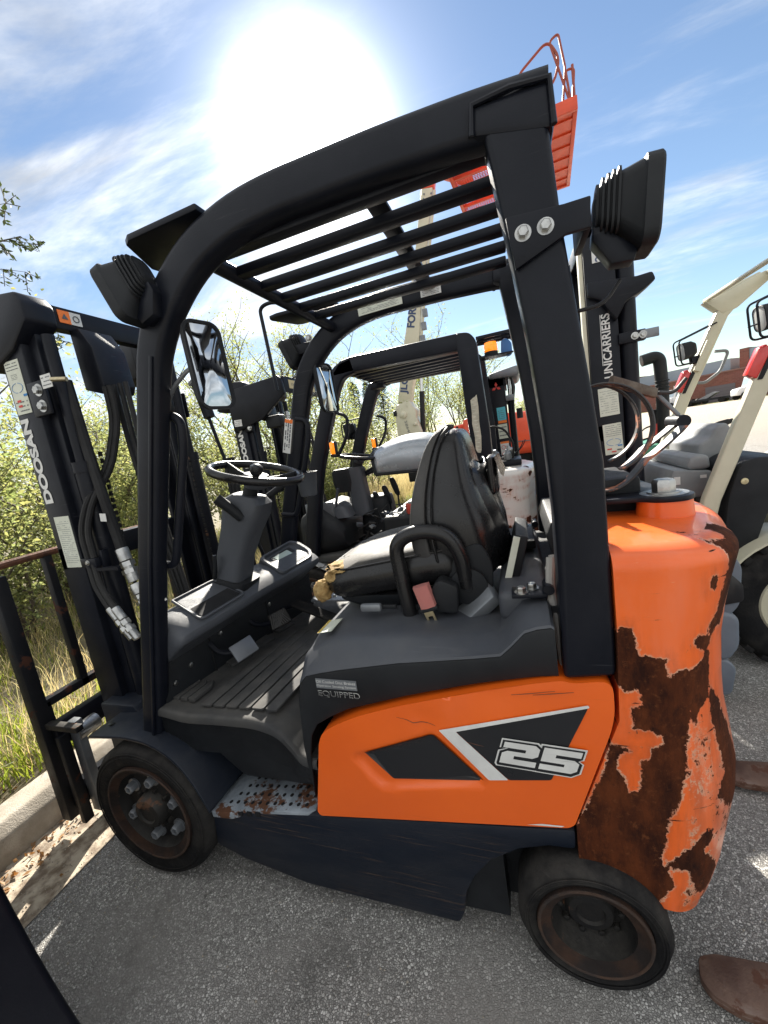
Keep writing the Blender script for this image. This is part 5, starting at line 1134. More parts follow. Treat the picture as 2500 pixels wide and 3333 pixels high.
def build_cream():
    root = thing('forklift', 'cream forklift with grey cowl, black mast with white lettering and caged headlamps, at the right', 'forklift', group='forklifts parked in the yard')
    # mast
    y0 = 1.9
    for s, yy, d in ((0, 1.9, 1), (1, 2.5, -1)):
        ch = lambda xa, xb, ya, w, t: [(xa, ya), (xb, ya), (xb, ya+d*w), (xb-t, ya+d*w), (xb-t, ya+d*t), (xa+t, ya+d*t), (xa+t, ya+d*w), (xa, ya+d*w)]
        MB().xy(ch(1.795, 1.955, yy, .08, .018), .08, 2.46).build('outer_mast_rail', BLK2, root, bevel=.005)
        MB().xy([(1.770, yy+d*.01),(1.792, yy+d*.01),(1.792, yy+d*.06),(1.770, yy+d*.06)], .10, 2.42).build('mast_edge_strip', CREAM, root, bevel=.003)
        MB().cyl((2.01,yy+d*.05,.15), (2.01,yy+d*.05,2.30), .048, 24).build('lift_cylinder', BLK2, root)
        mb = MB()
        for k in range(30): mb.cbox((1.975, yy+d*.10, 1.5+.031*k), (.012, .016, .022))
        mb.build('lift_chain', RIM, root, kind='stuff')
        MB().xy([(1.95,yy-d*.012),(2.085,yy-d*.012),(2.085,yy+d*.03),(1.95,yy+d*.03)], 1.80, 1.86).build('cylinder_clamp', BLK2, root, bevel=.003)
    cl = MB().box((2.06,1.885,1.805), (2.15,1.90,1.855)).build('clamp_ear', GREYM, root, bevel=.003)
    for x in (2.03, 2.07): MB().hexbolt((x,1.885,1.83), (0,-1,0), .014, .01).build('bolt', STEEL, cl)
    MB().xz([(1.80,2.17),(2.05,2.14),(2.125,2.145),(2.14,2.10),(2.08,2.06),(1.99,2.02),(1.94,1.93),(1.86,2.06),(1.80,2.09)], 1.86, 2.02).build('mast_bracket', BLK2, root, bevel=.012)
    MB().box((1.80,1.9,2.40), (1.92,2.5,2.50)).build('top_crossbar', BLK2, root, bevel=.01)
    MB().box((1.80,1.9,1.25), (1.86,2.5,1.36)).build('middle_tie_bar', BLK2, root, bevel=.01)
    MB().box((1.79,1.92,.6), (1.85,2.48,.72)).build('lower_tie_bar', BLK2, root, bevel=.01)
    Tt = frame((1.911,1.898,1.625), (0,0,1), (-1,0,0)); text('mast_lettering', 'UNICARRIERS', Tt, .362, .046, WHITE, root, bold=.022)
    MB().box((1.860,1.8965,1.70), (1.863,1.8985,1.985)).build('lettering_rule', WHITE, root)
    MB().box((1.84,1.8965,2.27), (1.91,1.8985,2.345)).build('number_plate', WHITE, root); text('number_lettering', '20', frame((1.905,1.8955,2.272), (0,0,1), (-1,0,0)), .065, .05, NAVY, root, bold=.01)
    sticker(root, frame((1.83,1.898,1.405),(1,0,.03),(-.03,0,1)), .105, .165, CREAMP, name='capacity_plate'); label_lines(root, 'capacity_print', frame((1.83,1.897,1.405),(1,0,.03),(-.03,0,1)), .105, .165, 10, seed=41, fill=.25)
    sticker(root, frame((1.845,1.898,1.17),(1,0,.04),(-.04,0,1)), .10, .185, CREAMP, name='dealer_sticker'); label_lines(root, 'dealer_print', frame((1.845,1.897,1.27),(1,0,.04),(-.04,0,1)), .10, .085, 6, seed=42, fill=.4)
    Te = frame((1.893,1.897,1.245),(1,0,.04),(-.04,0,1)); arc = MB()
    for a0, a1 in ((95, 265), (-80, 80)): arc.tube([Te @ Vector((.038*math.cos(R(a)), .020*math.sin(R(a)), 0)) for a in range(a0, a1, 12)], .0012, 6)
    arc.build('dealer_emblem', INKB, root)
    for dx, dz, m in ((.012,.03,INKR),(.07,.045,INKB),(.035,.012,INKR),(.065,.02,INK)): MB().box((dx,dz,0),(dx+.025,dz+.008,.0012), frame((1.845,1.897,1.17),(1,0,.04),(-.04,0,1))).build('dealer_mark', m, root)
    # cab pillars, roof, cowl
    for s, y in ((0, 1.62), (1, 2.60)):
        x0 = 0 if s == 0 else .02
        pil = MB().sweep([(2.20+x0,y,.60),(2.27+x0,y,.90),(2.475+x0,y,1.45),(2.70+x0,y,1.95),(2.78+x0,y,2.04)], rrect(.055, .075, .010, 3), up=(0,1,0)).build('cab_pillar', CREAM, root, ang=40)
        MB().xz([(2.62,2.05),(2.68,2.06),(2.95,2.16),(2.97,2.10),(2.80,1.97),(2.72,1.95)], y-.03, y+.05).build('roof_corner_plate', CREAM, root, bevel=.004)
        MB().tube(arcpts([(2.66+x0,y,1.72),(2.74+x0,y,1.71),(2.69+x0,y,1.58),(2.60+x0,y,1.52),(2.555+x0,y,1.53)], .03), .010, 10).build('grab_handle', GREYP, root)
        MB().xz([(2.415+x0,1.50),(2.455+x0,1.475),(2.515+x0,1.60),(2.49+x0,1.63),(2.465+x0,1.62)], y-.03, y+.02).build('tail_light', REDL, root, bevel=.006)
        MB().xz([(2.455+x0,1.470),(2.475+x0,1.470),(2.535+x0,1.60),(2.515+x0,1.615)], y-.034, y+.024).build('light_backing', PLASD, root, bevel=.003)
    # caged headlamps
    for c, rz in (((2.50,2.56,1.755),.25), ((2.475,1.55,1.745),.15)):
        Tl = frame(c, (-math.cos(rz),-math.sin(rz),-.12), (math.sin(rz),-math.cos(rz),0))
        hl_ = MB().loft([[Tl @ Vector((x, a*k, b*k)) for a, b in rrect(.085, .115, .03, 5)] for x, k in ((-.06,.35),(-.055,.7),(-.03,.95),(.02,1.0),(.032,1.0),(.034,.93),(.030,.90))]).build('headlamp', PLASD, root, ang=40)
        MB().loft([[Tl @ Vector((x, a*k, b*k)) for a, b in rrect(.085, .115, .03, 5)] for x, k in ((.0305,.89),(.033,.6))]).build('lamp_lens', LENS, hl_)
        for yy in (-.03, .03):
            MB().tube(arcpts([Tl @ Vector(p) for p in ((-.20,yy*1.1,.125),(.0,yy,.085),(.055,yy,.075),(.058,yy,-.085),(-.03,yy,-.09))], .025), .005, 8).build('cage_wire', BLK, hl_)
        MB().tube([Tl @ Vector((.057,-.035,-.02)), Tl @ Vector((.057,.035,-.02))], .004, 6).build('cage_wire', BLK, hl_)
        MB().box((-.08,-.015,-.10), (-.02,.015,-.05), Tl).build('lamp_bracket', BLK, hl_, bevel=.003)
    MB().box((2.58,2.55,1.60), (2.62,2.58,1.80), Matrix.Translation((2.60,2.56,1.70)) @ Matrix.Rotation(.42,4,'Y') @ Matrix.Translation((-2.60,-2.56,-1.70))).build('lamp_mount', CREAM, root)
    MB().xy([(2.95,1.60),(3.9,1.60),(3.9,2.66),(2.95,2.66)], 2.13, 2.16).build('roof_frame', CREAM, root, bevel=.01)
    MB().tube([(2.64,1.62,2.06),(2.64,2.62,2.06),(2.95,2.64,2.16)], .014, 10).build('roof_front_tube', CREAM, root)
    for yy in (1.66, 2.62): MB().sweep([(3.62,yy,.9),(3.72,yy,2.13)], rrect(.07, .08, .01, 2)).build('rear_pillar', CREAM, root)
    # grey cowl boxes
    MB().xz([(2.13,.86),(2.135,.96),(2.165,1.045),(2.35,1.02),(2.32,.88)], 1.80, 2.55).build('cowl_box', GREYP, root, bevel=.012)
    MB().xz([(2.24,1.03),(2.245,1.08),(2.275,1.115),(2.345,1.11),(2.355,1.03)], 1.82, 2.5).build('cowl_step', GREYP, root, bevel=.025, seg=3)
    MB().xz([(2.335,1.02),(2.345,1.16),(2.40,1.19),(2.43,1.25),(2.48,1.27),(2.53,1.18),(2.50,1.0)], 1.95, 2.45).build('dash_housing', GREYP, root, bevel=.02, seg=3)
    sticker(root, frame((2.165,1.798,.96),(1,0,0),(0,0,1)), .03, .045, WHITE); sticker(root, frame((2.29,1.798,.985),(1,0,0),(0,0,1)), .03, .018, WHITE)
    for k in range(3): hose('cowl_hose', [(2.44+.03*k,2.15,1.03),(2.445+.03*k,2.15,1.18),(2.50+.03*k,2.17,1.25),(2.58+.02*k,2.18,1.26)], .013, root)
    # black body, fender, front wheel
    MB().xz(smooth_loop([(2.30,.62),(2.33,.90),(2.38,1.07),(2.44,1.10),(2.62,1.08),(2.62,.96),(2.53,.90),(2.49,.80),(2.46,.70),(2.44,.62)], .03), 1.58, 2.60).build('front_body', PLASD, root, bevel=.01)
    MB().xz([(2.50,.55),(3.85,.55),(3.85,.98),(3.0,1.02),(2.62,.80)], 1.60, 2.60).build('rear_body', CREAM, root, bevel=.03)
    MB().box((1.9,1.75,.25), (3.8,2.45,.56)).build('chassis', FRAME, root, bevel=.02)
    MB().lathe([(.012,0),(.016,.002),(.016,.006),(.006,.007),(.006,.003),(.001,.003)], (2.395,1.578,.985), (0,-1,0), 18).build('lock_ring', BRASS, root)
    rimc = (2.615, 1.50, .345)
    fe = []
    for k in range(15):
        a = R(20+125*k/14); fe.append((rimc[0]+.375*math.cos(a), rimc[2]+.375*math.sin(a)))
    MB().xz(fe+[(rimc[0]+(x-rimc[0])*.972, rimc[2]+(z-rimc[2])*.972) for x, z in fe[::-1]], 1.49, 1.75).build('fender', CREAM, root)
    for yb in (1.50, 2.48):
        tw = MB().lathe([(.20,.0),(.23,-.012),(.30,-.008),(.335,.015),(.345,.05),(.345,.17),(.335,.205),(.30,.22),(.20,.215)], (rimc[0],yb,.345), (0,1,0), 56, cap=False).build('tyre', RUB, root, ang=50)
        for k in range(24):
            a = 2*math.pi*k/24; Tl = Matrix.Translation((rimc[0],yb,.345)) @ Matrix.Rotation(-a,4,'Y')
            MB().box((.325,.0,-.022), (.352,.10,.022), Tl).build('tread_block', RUB, tw, bevel=.004)
        MB().lathe([(.20,.01),(.19,.0),(.18,.04),(.12,.06),(.001,.06)], (rimc[0],yb,.345), (0,1,0), 36).build('rim', CREAM, root)
        MB().lathe([(.14,.0),(.22,.0),(.24,.03),(.24,.15),(.14,.17)], (3.7,yb+.04,.24), (0,1,0), 40, cap=False).build('tyre', RUB, root)
    rebase(root, (2.9, 2.1, 0))
    return root
build_cream()
# blue-grey moulded step guards of the next machine, seen past the counterweight
def build_truck_side():
    root = thing('machine', 'slate blue moulded machine flank standing right behind the rusty counterweight', 'machine')
    MB().xz(smooth_loop([(2.06,.56),(2.09,.75),(2.155,.78),(2.215,.68),(2.205,.50),(2.16,.44)], .03), 1.18, 1.42).build('upper_guard', SLATE, root, bevel=.02, seg=3)
    MB().xz(smooth_loop([(2.04,.32),(2.05,.46),(2.15,.475),(2.20,.44),(2.20,.30),(2.16,.23),(2.08,.24)], .03), 1.17, 1.42).build('middle_guard', SLATE, root, bevel=.02, seg=3)
    MB().xz(smooth_loop([(2.03,.04),(2.04,.22),(2.15,.235),(2.19,.19),(2.17,.05)], .03), 1.18, 1.42).build('lower_guard', SLATE, root, bevel=.02, seg=3)
    MB().box((2.02,1.22,.02), (2.15,1.42,.62)).build('guard_frame', PLASD, root, bevel=.02)
    MB().xz(smooth_loop([(2.12,.50),(2.215,.52),(2.212,.60),(2.16,.66)], .02), 1.172, 1.2).build('lamp', BLACKD, root, bevel=.006)
    rebase(root, (2.1, 1.3, 0))
build_truck_side()
def fork(x0, x1, y, name_lbl, tip):
    # flat tapered blade, worn round at the tip
    pts = [(x0,y),(x0+.012,y+.045),(x0+.05,y+.058),(x0+.2,y+.06),(x1,y+.06),(x1,y-.06),(x0+.2,y-.06),(x0+.06,y-.05),(x0+.015,y-.03)]
    n = len(pts); h = lambda x: .042+.020*min(1, (x-x0)/.5)
    lo = smooth_loop(pts, .012, 3); n = len(lo)
    o = MB().add([(a, b, .018) for a, b in lo]+[(a, b, h(a)) for a, b in lo], [tuple(range(n))[::-1], tuple(range(n, 2*n))]+[(i, (i+1) % n, n+(i+1) % n, n+i) for i in range(n)]).build('fork_blade', RUSTM, bevel=.004, loc=(x0, y, 0))
    tag(o, name_lbl, 'fork', 'rusty fork blades on the ground'); return o
RUSTM = mat('worn_fork_steel', (.085,.045,.033), .6, .2, col2=(.15,.085,.06), nscale=9, bump=.5, bscale=130, dust=.12, scratch=.8, scr=(.52,.62), scratchcol=(.28,.22,.19), rust=.5, rustcol=(.07,.03,.018), rscale=14)
fork(1.63, 4.0, .045, 'rusty fork blade with its tip near the rear wheel', 0)
fork(1.93, 4.0, .72, 'rusty fork blade lying behind the counterweight, far one of the pair', 0)
# ================================================================ boom lift with orange platform
def build_boom():
    root = thing('boom_lift', 'boom lift with raised cream boom, orange chassis and orange work platform', 'boom lift')
    Yb = 8.0; w = .26
    L = [(-1.06,2.30),(-.73,3.51),(-.50,4.20),(-.27,5.14),(.04,6.29),(.17,6.64)]; Rr = [(-.76,2.30),(-.40,3.45),(-.26,4.14),(-.02,5.02),(.30,6.25),(.38,6.60)]
    # outer and inner telescopic sections
    bm_ = MB().prism([(x, Yb, z) for x, z in (L[0], L[1], L[2], L[3])]+[(x, Yb, z) for x, z in (Rr[3], Rr[2], Rr[1], Rr[0])], (0, w, 0)).build('boom', CREAM, root, bevel=.015)
    MB().prism([(x+.02, Yb+.02, z) for x, z in (L[3], L[4])]+[(x-.02, Yb+.02, z) for x, z in (Rr[4], Rr[3])], (0, w-.04, 0)).build('boom_extension', CREAM, root, bevel=.01)
    MB().prism([(.04,Yb+.03,6.30),(.17,Yb+.03,6.74),(.40,Yb+.03,6.70),(.30,Yb+.03,6.26)], (0, w-.06, 0)).build('boom_head', REDO, root, bevel=.01)
    for x, z in ((.10,6.18),(.24,6.15),(.08,6.10),(.22,6.07)): MB().lathe([(.018,0),(.018,.012),(.001,.014)], (x,Yb+.02,z), (0,-1,0), 10).build('pin_head', GREYM, bm_)
    up = Vector((.255,0,.967)); lf = Vector((-.967,0,.255))
    def tx(s, x, z, w_, h_): text('boom_lettering', s, frame((x, Yb-.004, z), up, lf), w_, h_, NAVY, root, bold=.04)
    tx('JLG', -.775, 2.46, .36, .20); tx('FORK', -.445, 3.78, .52, .175); tx('W', -.20, 4.62, .20, .15); tx('C', -.115, 4.93, .16, .15)
    MB().xz([(-.20+.0,5.40),(-.06,5.37),(-.03,5.47),(-.17,5.50)], Yb-.004, Yb-.001).build('boom_mark', NAVY, root)
    # knuckle and lower arm with its stencilled number
    MB().xz(smooth_loop([(-1.09,2.26),(-1.12,2.12),(-1.14,1.57),(-1.135,.96),(-1.02,.74),(-.90,.80),(-.84,1.05),(-.58,1.61),(-.66,1.95),(-.64,2.12),(-.72,2.20),(-.78,2.34)], .04), Yb-.10, Yb+w+.10).build('knuckle_arm', CREAM, root, bevel=.02)
    for x, z, r in ((-.93,2.04,.075),(-1.0,.86,.05),(-.70,1.80,.04)): MB().lathe([(r,0),(r,.03),(r*.5,.05),(.001,.05)], (x,Yb-.10,z), (0,-1,0), 20).build('pivot_pin', CREAM, root)
    MB().box((-1.16,Yb-.12,2.04), (-1.08,Yb+.0,2.16)).build('limit_switch', PLASD, root, bevel=.01)
    text('stencil_number', '58648', frame((-.845, Yb-.104, 1.62), (-.14,0,.99), (-.99,0,-.14)) if False else frame((-.935, Yb-.104, 1.90), (.16,0,-.98), (.98,0,.16)), .32, .055, INK, root)
    MB().xz([(-1.02,.80),(-.78,1.02),(-.82,.88),(-.98,.70)], Yb+.0, Yb+.2).build('red_guard', REDO, root)
    MB().cyl((-.60,Yb+.1,1.55), (-.50,Yb+.1,2.48), .055, 18).build('lift_cylinder', PLASD, root); MB().cyl((-.50,Yb+.1,2.48), (-.43,Yb+.1,3.2), .032, 14).build('cylinder_rod', CHROME, root)
    MB().sweep([(-.40,Yb+.05,3.30),(-.22,Yb+.05,4.05),(.02,Yb+.05,5.0),(.31,Yb+.05,6.2)], rrect(.05,.05,.01,2)).build('hose_track', CREAM, root)
    for z in range(4): MB().box((-.36+.06*z,Yb+.0,3.45+.25*z), (-.26+.06*z,Yb+.08,3.60+.25*z)).build('hose_clip', GREYM, root)
    # turntable and hoods
    MB().box((-1.0,Yb-.2,.55), (2.2,Yb+1.5,.95)).build('turntable', PLASD, root, bevel=.03)
    def ring(x, w_, h, z0, r): return [Vector((x, Yb-.75+a+.4, z0+h/2+b)) for a, b in rrect(w_, h, r, 6)]
    hd = MB().loft([ring(1.30,.8,.70,.90,.12), ring(1.34,.86,.80,.88,.16), ring(1.60,.88,.80,.87,.20), ring(1.80,.86,.68,.87,.24), ring(1.92,.80,.48,.87,.22), ring(1.97,.66,.28,.90,.13)]).build('engine_hood', REDO, root, ang=60)
    MB().xz([(1.33,1.12),(1.85,1.10),(1.85,1.115),(1.33,1.135)], Yb-.80, Yb-.76).build('hood_seam', INK, hd)
    MB().xz([(.33,.85),(.34,1.66),(.38,1.72),(.52,1.73),(1.28,1.70),(1.28,.85)], Yb-.3, Yb+.5).build('tank_hood', REDO, root, bevel=.06, seg=3)
    MB().xz([(-.22,1.60),(.42,1.64),(.42,1.52),(-.20,1.52)], Yb-.1, Yb+.12).build('tower_arm', REDO, root, bevel=.01)
    MB().box((-.2,Yb-.2,.30), (2.0,Yb+1.4,.58)).build('chassis', REDO, root, bevel=.03)
    for x in (-.35, 2.0):
        for y in (Yb-.45, Yb+1.45): MB().lathe([(.22,0),(.40,-.01),(.45,.04),(.45,.30),(.40,.34),(.22,.33)], (x,y,.45), (0,1,0), 40, cap=False).build('tyre', RUB, root)
    # work platform seen from below: floor frame with mesh, toe boards, guard rails
    T = Matrix.Translation(Vector((1.72, 7.52, 5.72))) @ Matrix.Rotation(R(-4), 4, 'Z')
    def P(x, y, z): return T @ Vector((x, y, z))
    pf = MB()
    for y in (-1.02, 1.02): pf.box((-.98,y-.03,-.03), (.98,y+.03,.14), T)
    for x in (-.95, .95): pf.box((x-.03,-.99,-.031), (x+.03,.99,.141), T)
    plat = pf.build('platform_frame', REDO, root, bevel=.008)
    for k in range(6): MB().box((-.92,-.83+.32*k-.025,-.02), (.92,-.83+.32*k+.025,.03), T).build('floor_beam', REDO, plat)
    for x in (-.3,.3): MB().box((x-.02,-.98,-.025), (x+.02,.98,.029), T).build('floor_beam', REDO, plat)
    MB().box((.42,-.99,.0), (.92,.99,.02), T).build('floor_plate', REDO, plat)
    ms = MB()
    for k in range(46): ms.box((-.92,-.98+.043*k-.007,.03), (.92,-.98+.043*k+.007,.036), T)
    for k in range(44): ms.box((-.92+.042*k-.005,-.98,.037), (-.92+.042*k+.005,.98,.041), T)
    ms.build('floor_mesh', REDO, root, kind='stuff')
    MB().tube([P(.1,-.1,-.06), P(.62,.0,-.06), P(.62,.62,-.06), P(.1,.70,-.06)], .028, 8).build('foot_switch_guard', BLK, plat)
    BRN = mat('dull_red_tube', (.30,.06,.035), .5)
    for x in (-.95,.0,.95):
        for y in (-1.0, 1.0): MB().tube([P(x,y,.1), P(x,y,.55)], .018, 8).build('rail_post', BRN, plat)
    MB().tube([P(-.95,1.0,.55), P(.95,1.0,.55)], .018, 8).build('guard_rail', BRN, plat)
    MB().tube(arcpts([P(.15,-1,.30), P(.22,-1.0,.72), P(.66,-1.0,.98), P(.80,-1.0,.70), P(.70,-1.0,.42), P(.40,-1.0,.30)], .12), .018, 8).build('entry_loop', BRN, plat)
    MB().tube(arcpts([P(.88,-1.0,.15), P(.68,-1.0,.95), P(.80,-1.0,1.0), P(.86,-1.0,.55), P(.80,-1.0,.14)], .05), .016, 8).build('entry_loop', BRN, plat)
    MB().tube(arcpts([P(.90,-1.0,.13), P(.86,-1.0,.52), P(.97,-1.0,.50), P(.93,-1.0,.13)], .05), .016, 8).build('entry_loop', BRN, plat)
    MB().xz([(.24,6.55),(.30,6.75),(1.05,6.30),(1.05,6.05)], Yb+.08, Yb+.22).build('platform_jib', REDO, root, bevel=.01)
    rebase(root, (.5, 8.3, 0)); return root
build_boom()
def build_third():
    root = thing('forklift', 'dark grey forklift mast with red three-diamond emblem and light blue sticker', 'forklift', group='forklifts parked in the yard')
    y0 = 3.0
    for s, yy, d in ((0, y0, 1), (1, y0+.62, -1)):
        MB().box((1.135,min(yy,yy+d*.07),.10), (1.285,max(yy,yy+d*.07),1.88)).build('mast_rail', BLK2, root, bevel=.006)
        MB().box((1.115,min(yy,yy+d*.09)-.004,.10), (1.137,max(yy,yy+d*.09),1.70)).build('mast_flange', BLK2, root, bevel=.003)
        MB().cyl((1.325,yy+d*.05,.1), (1.325,yy+d*.05,1.66), .028, 16).build('lift_cylinder', BLK2, root); MB().cyl((1.325,yy+d*.05,1.66), (1.325,yy+d*.05,1.86), .017, 12).build('cylinder_rod', CHROME, root)
        MB().box((1.285,yy-.01,1.66), (1.36,yy+.05,1.71)).build('cylinder_clamp', GREYM, root, bevel=.003)
    MB().box((1.14,y0,1.80), (1.30,y0+.62,1.90)).build('top_crossbar', BLK2, root)
    MB().xz([(1.16,1.875),(1.17,1.915),(1.395,1.945),(1.43,1.93),(1.43,1.88),(1.40,1.855),(1.25,1.865)], y0-.06, y0+.68).build('head_guard_plate', GREYM, root, bevel=.012)
    c = Vector((1.215, y0-.003, 1.795)); s_ = .026
    for a in (90, 210, 330):
        d = Vector((math.cos(R(a)), 0, math.sin(R(a)))); e1 = Vector((math.cos(R(a+30)), 0, math.sin(R(a+30)))); e2 = Vector((math.cos(R(a-30)), 0, math.sin(R(a-30))))
        MB().prism([c, c+e2*s_, c+(e1+e2)*s_, c+e1*s_], (0, -.002, 0)).build('emblem_diamond', INKR, root, smooth=False)
    CY = mat('cyan_sticker', (.10,.50,.62), .45)
    sticker(root, frame((1.20,y0-.002,1.50),(1,0,.02),(-.02,0,1)), .075, .115, CY); label_lines(root, 'sticker_print', frame((1.205,y0-.0035,1.50),(1,0,.02),(-.02,0,1)), .065, .10, 5, seed=51)
    MB().box((1.20,y0-.003,1.475), (1.275,y0-.0015,1.499)).build('sticker_band', ORD, root)
    sticker(root, frame((1.195,y0-.002,1.335),(1,0,.02),(-.02,0,1)), .082, .13, CREAMP); label_lines(root, 'sticker_print', frame((1.195,y0-.0035,1.335),(1,0,.02),(-.02,0,1)), .082, .13, 3, seed=52)
    sticker(root, frame((1.20,y0-.002,1.16),(1,0,.02),(-.02,0,1)), .075, .145, WHITE); MB().box((1.20,y0-.003,1.29), (1.276,y0-.0015,1.308)).build('sticker_band', ORD, root)
    for z in (1.195, 1.255): MB().torus((1.225,y0-.003,z), (0,1,0), .017, .002, 20, 6).build('warning_symbol', INKR, root); MB().torus((1.258,y0-.003,z-.01), (0,1,0), .008, .002, 14, 6).build('warning_symbol', INK, root)
    for k in range(4): hose('mast_hose', [(1.34,y0+.02+.05*k,1.88),(1.355+.006*k,y0+.02+.05*k,1.80),(1.345,y0+.02+.05*k,1.65),(1.335+.004*k,y0+.02+.05*k,1.1)], .010, root)
    MB().cyl((1.40,y0+.5,1.50),(1.40,y0+.5,1.60), .03, 16).build('exhaust_pipe', PLASD, root)
    MB().box((1.35,y0-.15,.3), (2.9,y0+.8,.8)).build('body', FRAME, root, bevel=.04)
    for yy in (y0-.2, y0+.68): MB().lathe([(.15,0),(.24,-.01),(.27,.03),(.27,.15),(.15,.16)], (1.5,yy,.27), (0,1,0), 36, cap=False).build('tyre', RUB, root)
    rebase(root, (1.9, 3.3, 0)); return root
build_third()
def build_hood():
    root = thing('cover', 'silver grey curved engine cover with dark edge trim, tilted up beyond the torn seat', 'cover')
    def sec(t):
        x = .20+.62*t; h = 1.26+.27*math.sin(math.pi*min(1,(t*.60+.20)))**.7; lo = 1.235-.02*t
        half = []
        for k in range(13):
            a = math.pi*k/12; half.append(Vector((x-.05*math.sin(a)*(1-t), 2.62-.33*math.cos(a), lo-.02+(h-lo)*math.sin(a)**.55)))
        return half
    o = MB().loft([sec(k/14) for k in range(15)], closed=False, cap=False).build('shell', SILV, root, ang=70)
    md = o.modifiers.new('thick', 'SOLIDIFY'); md.thickness = .018; md.offset = -1
    e = [sec(k/14)[0] for k in range(15)]; MB().tube(e, .014, 8).build('edge_trim', PLASD, root)
    MB().tube(sec(0), .014, 8).build('edge_trim', PLASD, root)
    MB().xz([(.80,.92),(.88,.92),(.84,1.45),(.76,1.45)], 2.55, 2.60).build('support_strut', PLASD, root, bevel=.005)
    MB().tube([(.06,2.42,1.22),(.18,2.42,1.25),(.26,2.45,1.26)], .015, 8).build('release_arm', PLASD, root)
    rebase(root, (.82, 2.6, .92)); return root
build_hood()
def build_green():
    root = thing('machine', 'worn green machine with black intake pipe and amber light behind the gas bottle hoops', 'machine')
    MB().xz([(2.28,.3),(2.30,1.06),(2.40,1.09),(2.75,1.10),(2.95,1.0),(3.0,.3)], 3.0, 3.8).build('body', GREENP, root, bevel=.03)
    MB().tube(arcpts([(2.40,3.2,1.80),(2.53,3.2,1.82),(2.545,3.2,1.55),(2.535,3.2,.98)], .14, 10), .048, 18).build('intake_pipe', PLASD, root)
    for z in (1.55,1.58,1.61): MB().torus((2.545,3.2,z), (0,0,1), .049, .006, 24, 6).build('pipe_rib', PLASD, root)
    MB().cyl((2.50,3.25,.9),(2.50,3.25,1.38), .03, 14).build('post', PLASD, root)
    MB().box((2.45,3.19,1.16), (2.52,3.21,1.26)).build('red_tag', INKR, root)
    pb = MB().cyl((2.30,3.4,1.0),(2.30,3.4,1.68), .012, 8).build('beacon_post', PLASD, root)
    MB().lathe([(.05,0),(.053,.02),(.05,.085),(.02,.09),(.001,.09)], (2.335,3.6,1.70), (0,0,1), 20).build('beacon_lens', AMBER, root); MB().lathe([(.045,0),(.055,.01),(.055,.025),(.001,.026)], (2.335,3.6,1.675), (0,0,1), 20).build('beacon_base', PLASD, root); MB().cyl((2.335,3.6,1.0),(2.335,3.6,1.68), .012, 8).build('beacon_post', PLASD, root)
    MB().tube([(2.42+.11*math.cos(R(a)), 3.1, 1.12+.13*math.sin(R(a))) for a in range(80, 270, 12)], .007, 8).build('grab_handle', PLASD, root)
    rnd = random.Random(3); mb = MB()
    for k in range(10):
        p = Vector((2.5+rnd.uniform(-.1,.25), 3.1+rnd.uniform(-.05,.2), 1.10)); mb.tube([p, p+Vector((rnd.uniform(-.1,.1), .02, rnd.uniform(.02,.09))), p+Vector((rnd.uniform(-.2,.2), .05, rnd.uniform(-.01,.05)))], rnd.choice((.006,.01)), 6)
    mb.build('hose_tangle', HOSE, root, kind='stuff')
    rebase(root, (2.6, 3.4, 0)); return root
build_green()
def build_near():
    root = thing('forklift', 'black flank of the neighbouring machine cropped at the lower left, closest to the camera', 'forklift', group='forklifts parked in the yard')
    pts = [(-1.5,.10),(-1.5,1.0),(-.55,1.0),(-.12,.96),(.02,.86),(.085,.72),(.125,.56),(.158,.42),(.20,.30),(.245,.20),(.27,.12),(.26,.08)]
    MB().xz(smooth_loop(pts, .06, 5), -1.3, -.455).build('body_panel', BLK, root, bevel=.03, seg=4)
    MB().lathe([(.12,0),(.22,-.006),(.25,.03),(.25,.15),(.12,.16)], (-.35,-.60,.25), (0,1,0), 40, cap=False).build('tyre', RUB, root)
    MB().lathe([(.12,0),(.22,-.006),(.25,.03),(.25,.15),(.12,.16)], (-1.2,-.60,.25), (0,1,0), 40, cap=False).build('tyre', RUB, root)
    rebase(root, (-.6, -.9, 0)); return root
build_near()
# ================================================================ brick building, lorries and kerbside strip across the lot
BRICK = bpy.data.materials.new('brickwork'); BRICK.use_nodes = True
_t = BRICK.node_tree; _b = _t.nodes['Principled BSDF']; _tc = _t.nodes.new('ShaderNodeTexCoord'); _br = _t.nodes.new('ShaderNodeTexBrick'); _mp = _t.nodes.new('ShaderNodeMapping')
_mp.inputs['Rotation'].default_value = (R(90), 0, 0); _t.links.new(_tc.outputs['Object'], _mp.inputs[0]); _t.links.new(_mp.outputs[0], _br.inputs[0])
_br.inputs['Color1'].default_value = (.20,.075,.055,1); _br.inputs['Color2'].default_value = (.26,.10,.072,1); _br.inputs['Mortar'].default_value = (.24,.17,.14,1); _br.inputs['Scale'].default_value = 1.0
_br.inputs['Brick Width'].default_value = .6; _br.inputs['Row Height'].default_value = .2; _br.inputs['Mortar Size'].default_value = .012
_nz = _t.nodes.new('ShaderNodeTexNoise'); _t.links.new(_tc.outputs['Object'], _nz.inputs[0]); _nz.inputs['Scale'].default_value = .25; _nz.inputs['Detail'].default_value = 6
_mx = _t.nodes.new('ShaderNodeMix'); _mx.data_type = 'RGBA'; _mx.blend_type = 'MULTIPLY'; _mx.inputs[0].default_value = .45; _t.links.new(_br.outputs[0], _mx.inputs[6]); _t.links.new(_nz.outputs['Color'], _mx.inputs[7]); _t.links.new(_mx.outputs[2], _b.inputs['Base Color']); _b.inputs['Roughness'].default_value = .9
CLAD = mat('blue_grey_cladding', (.25,.31,.36), .45, col2=(.22,.28,.33), nscale=.3)
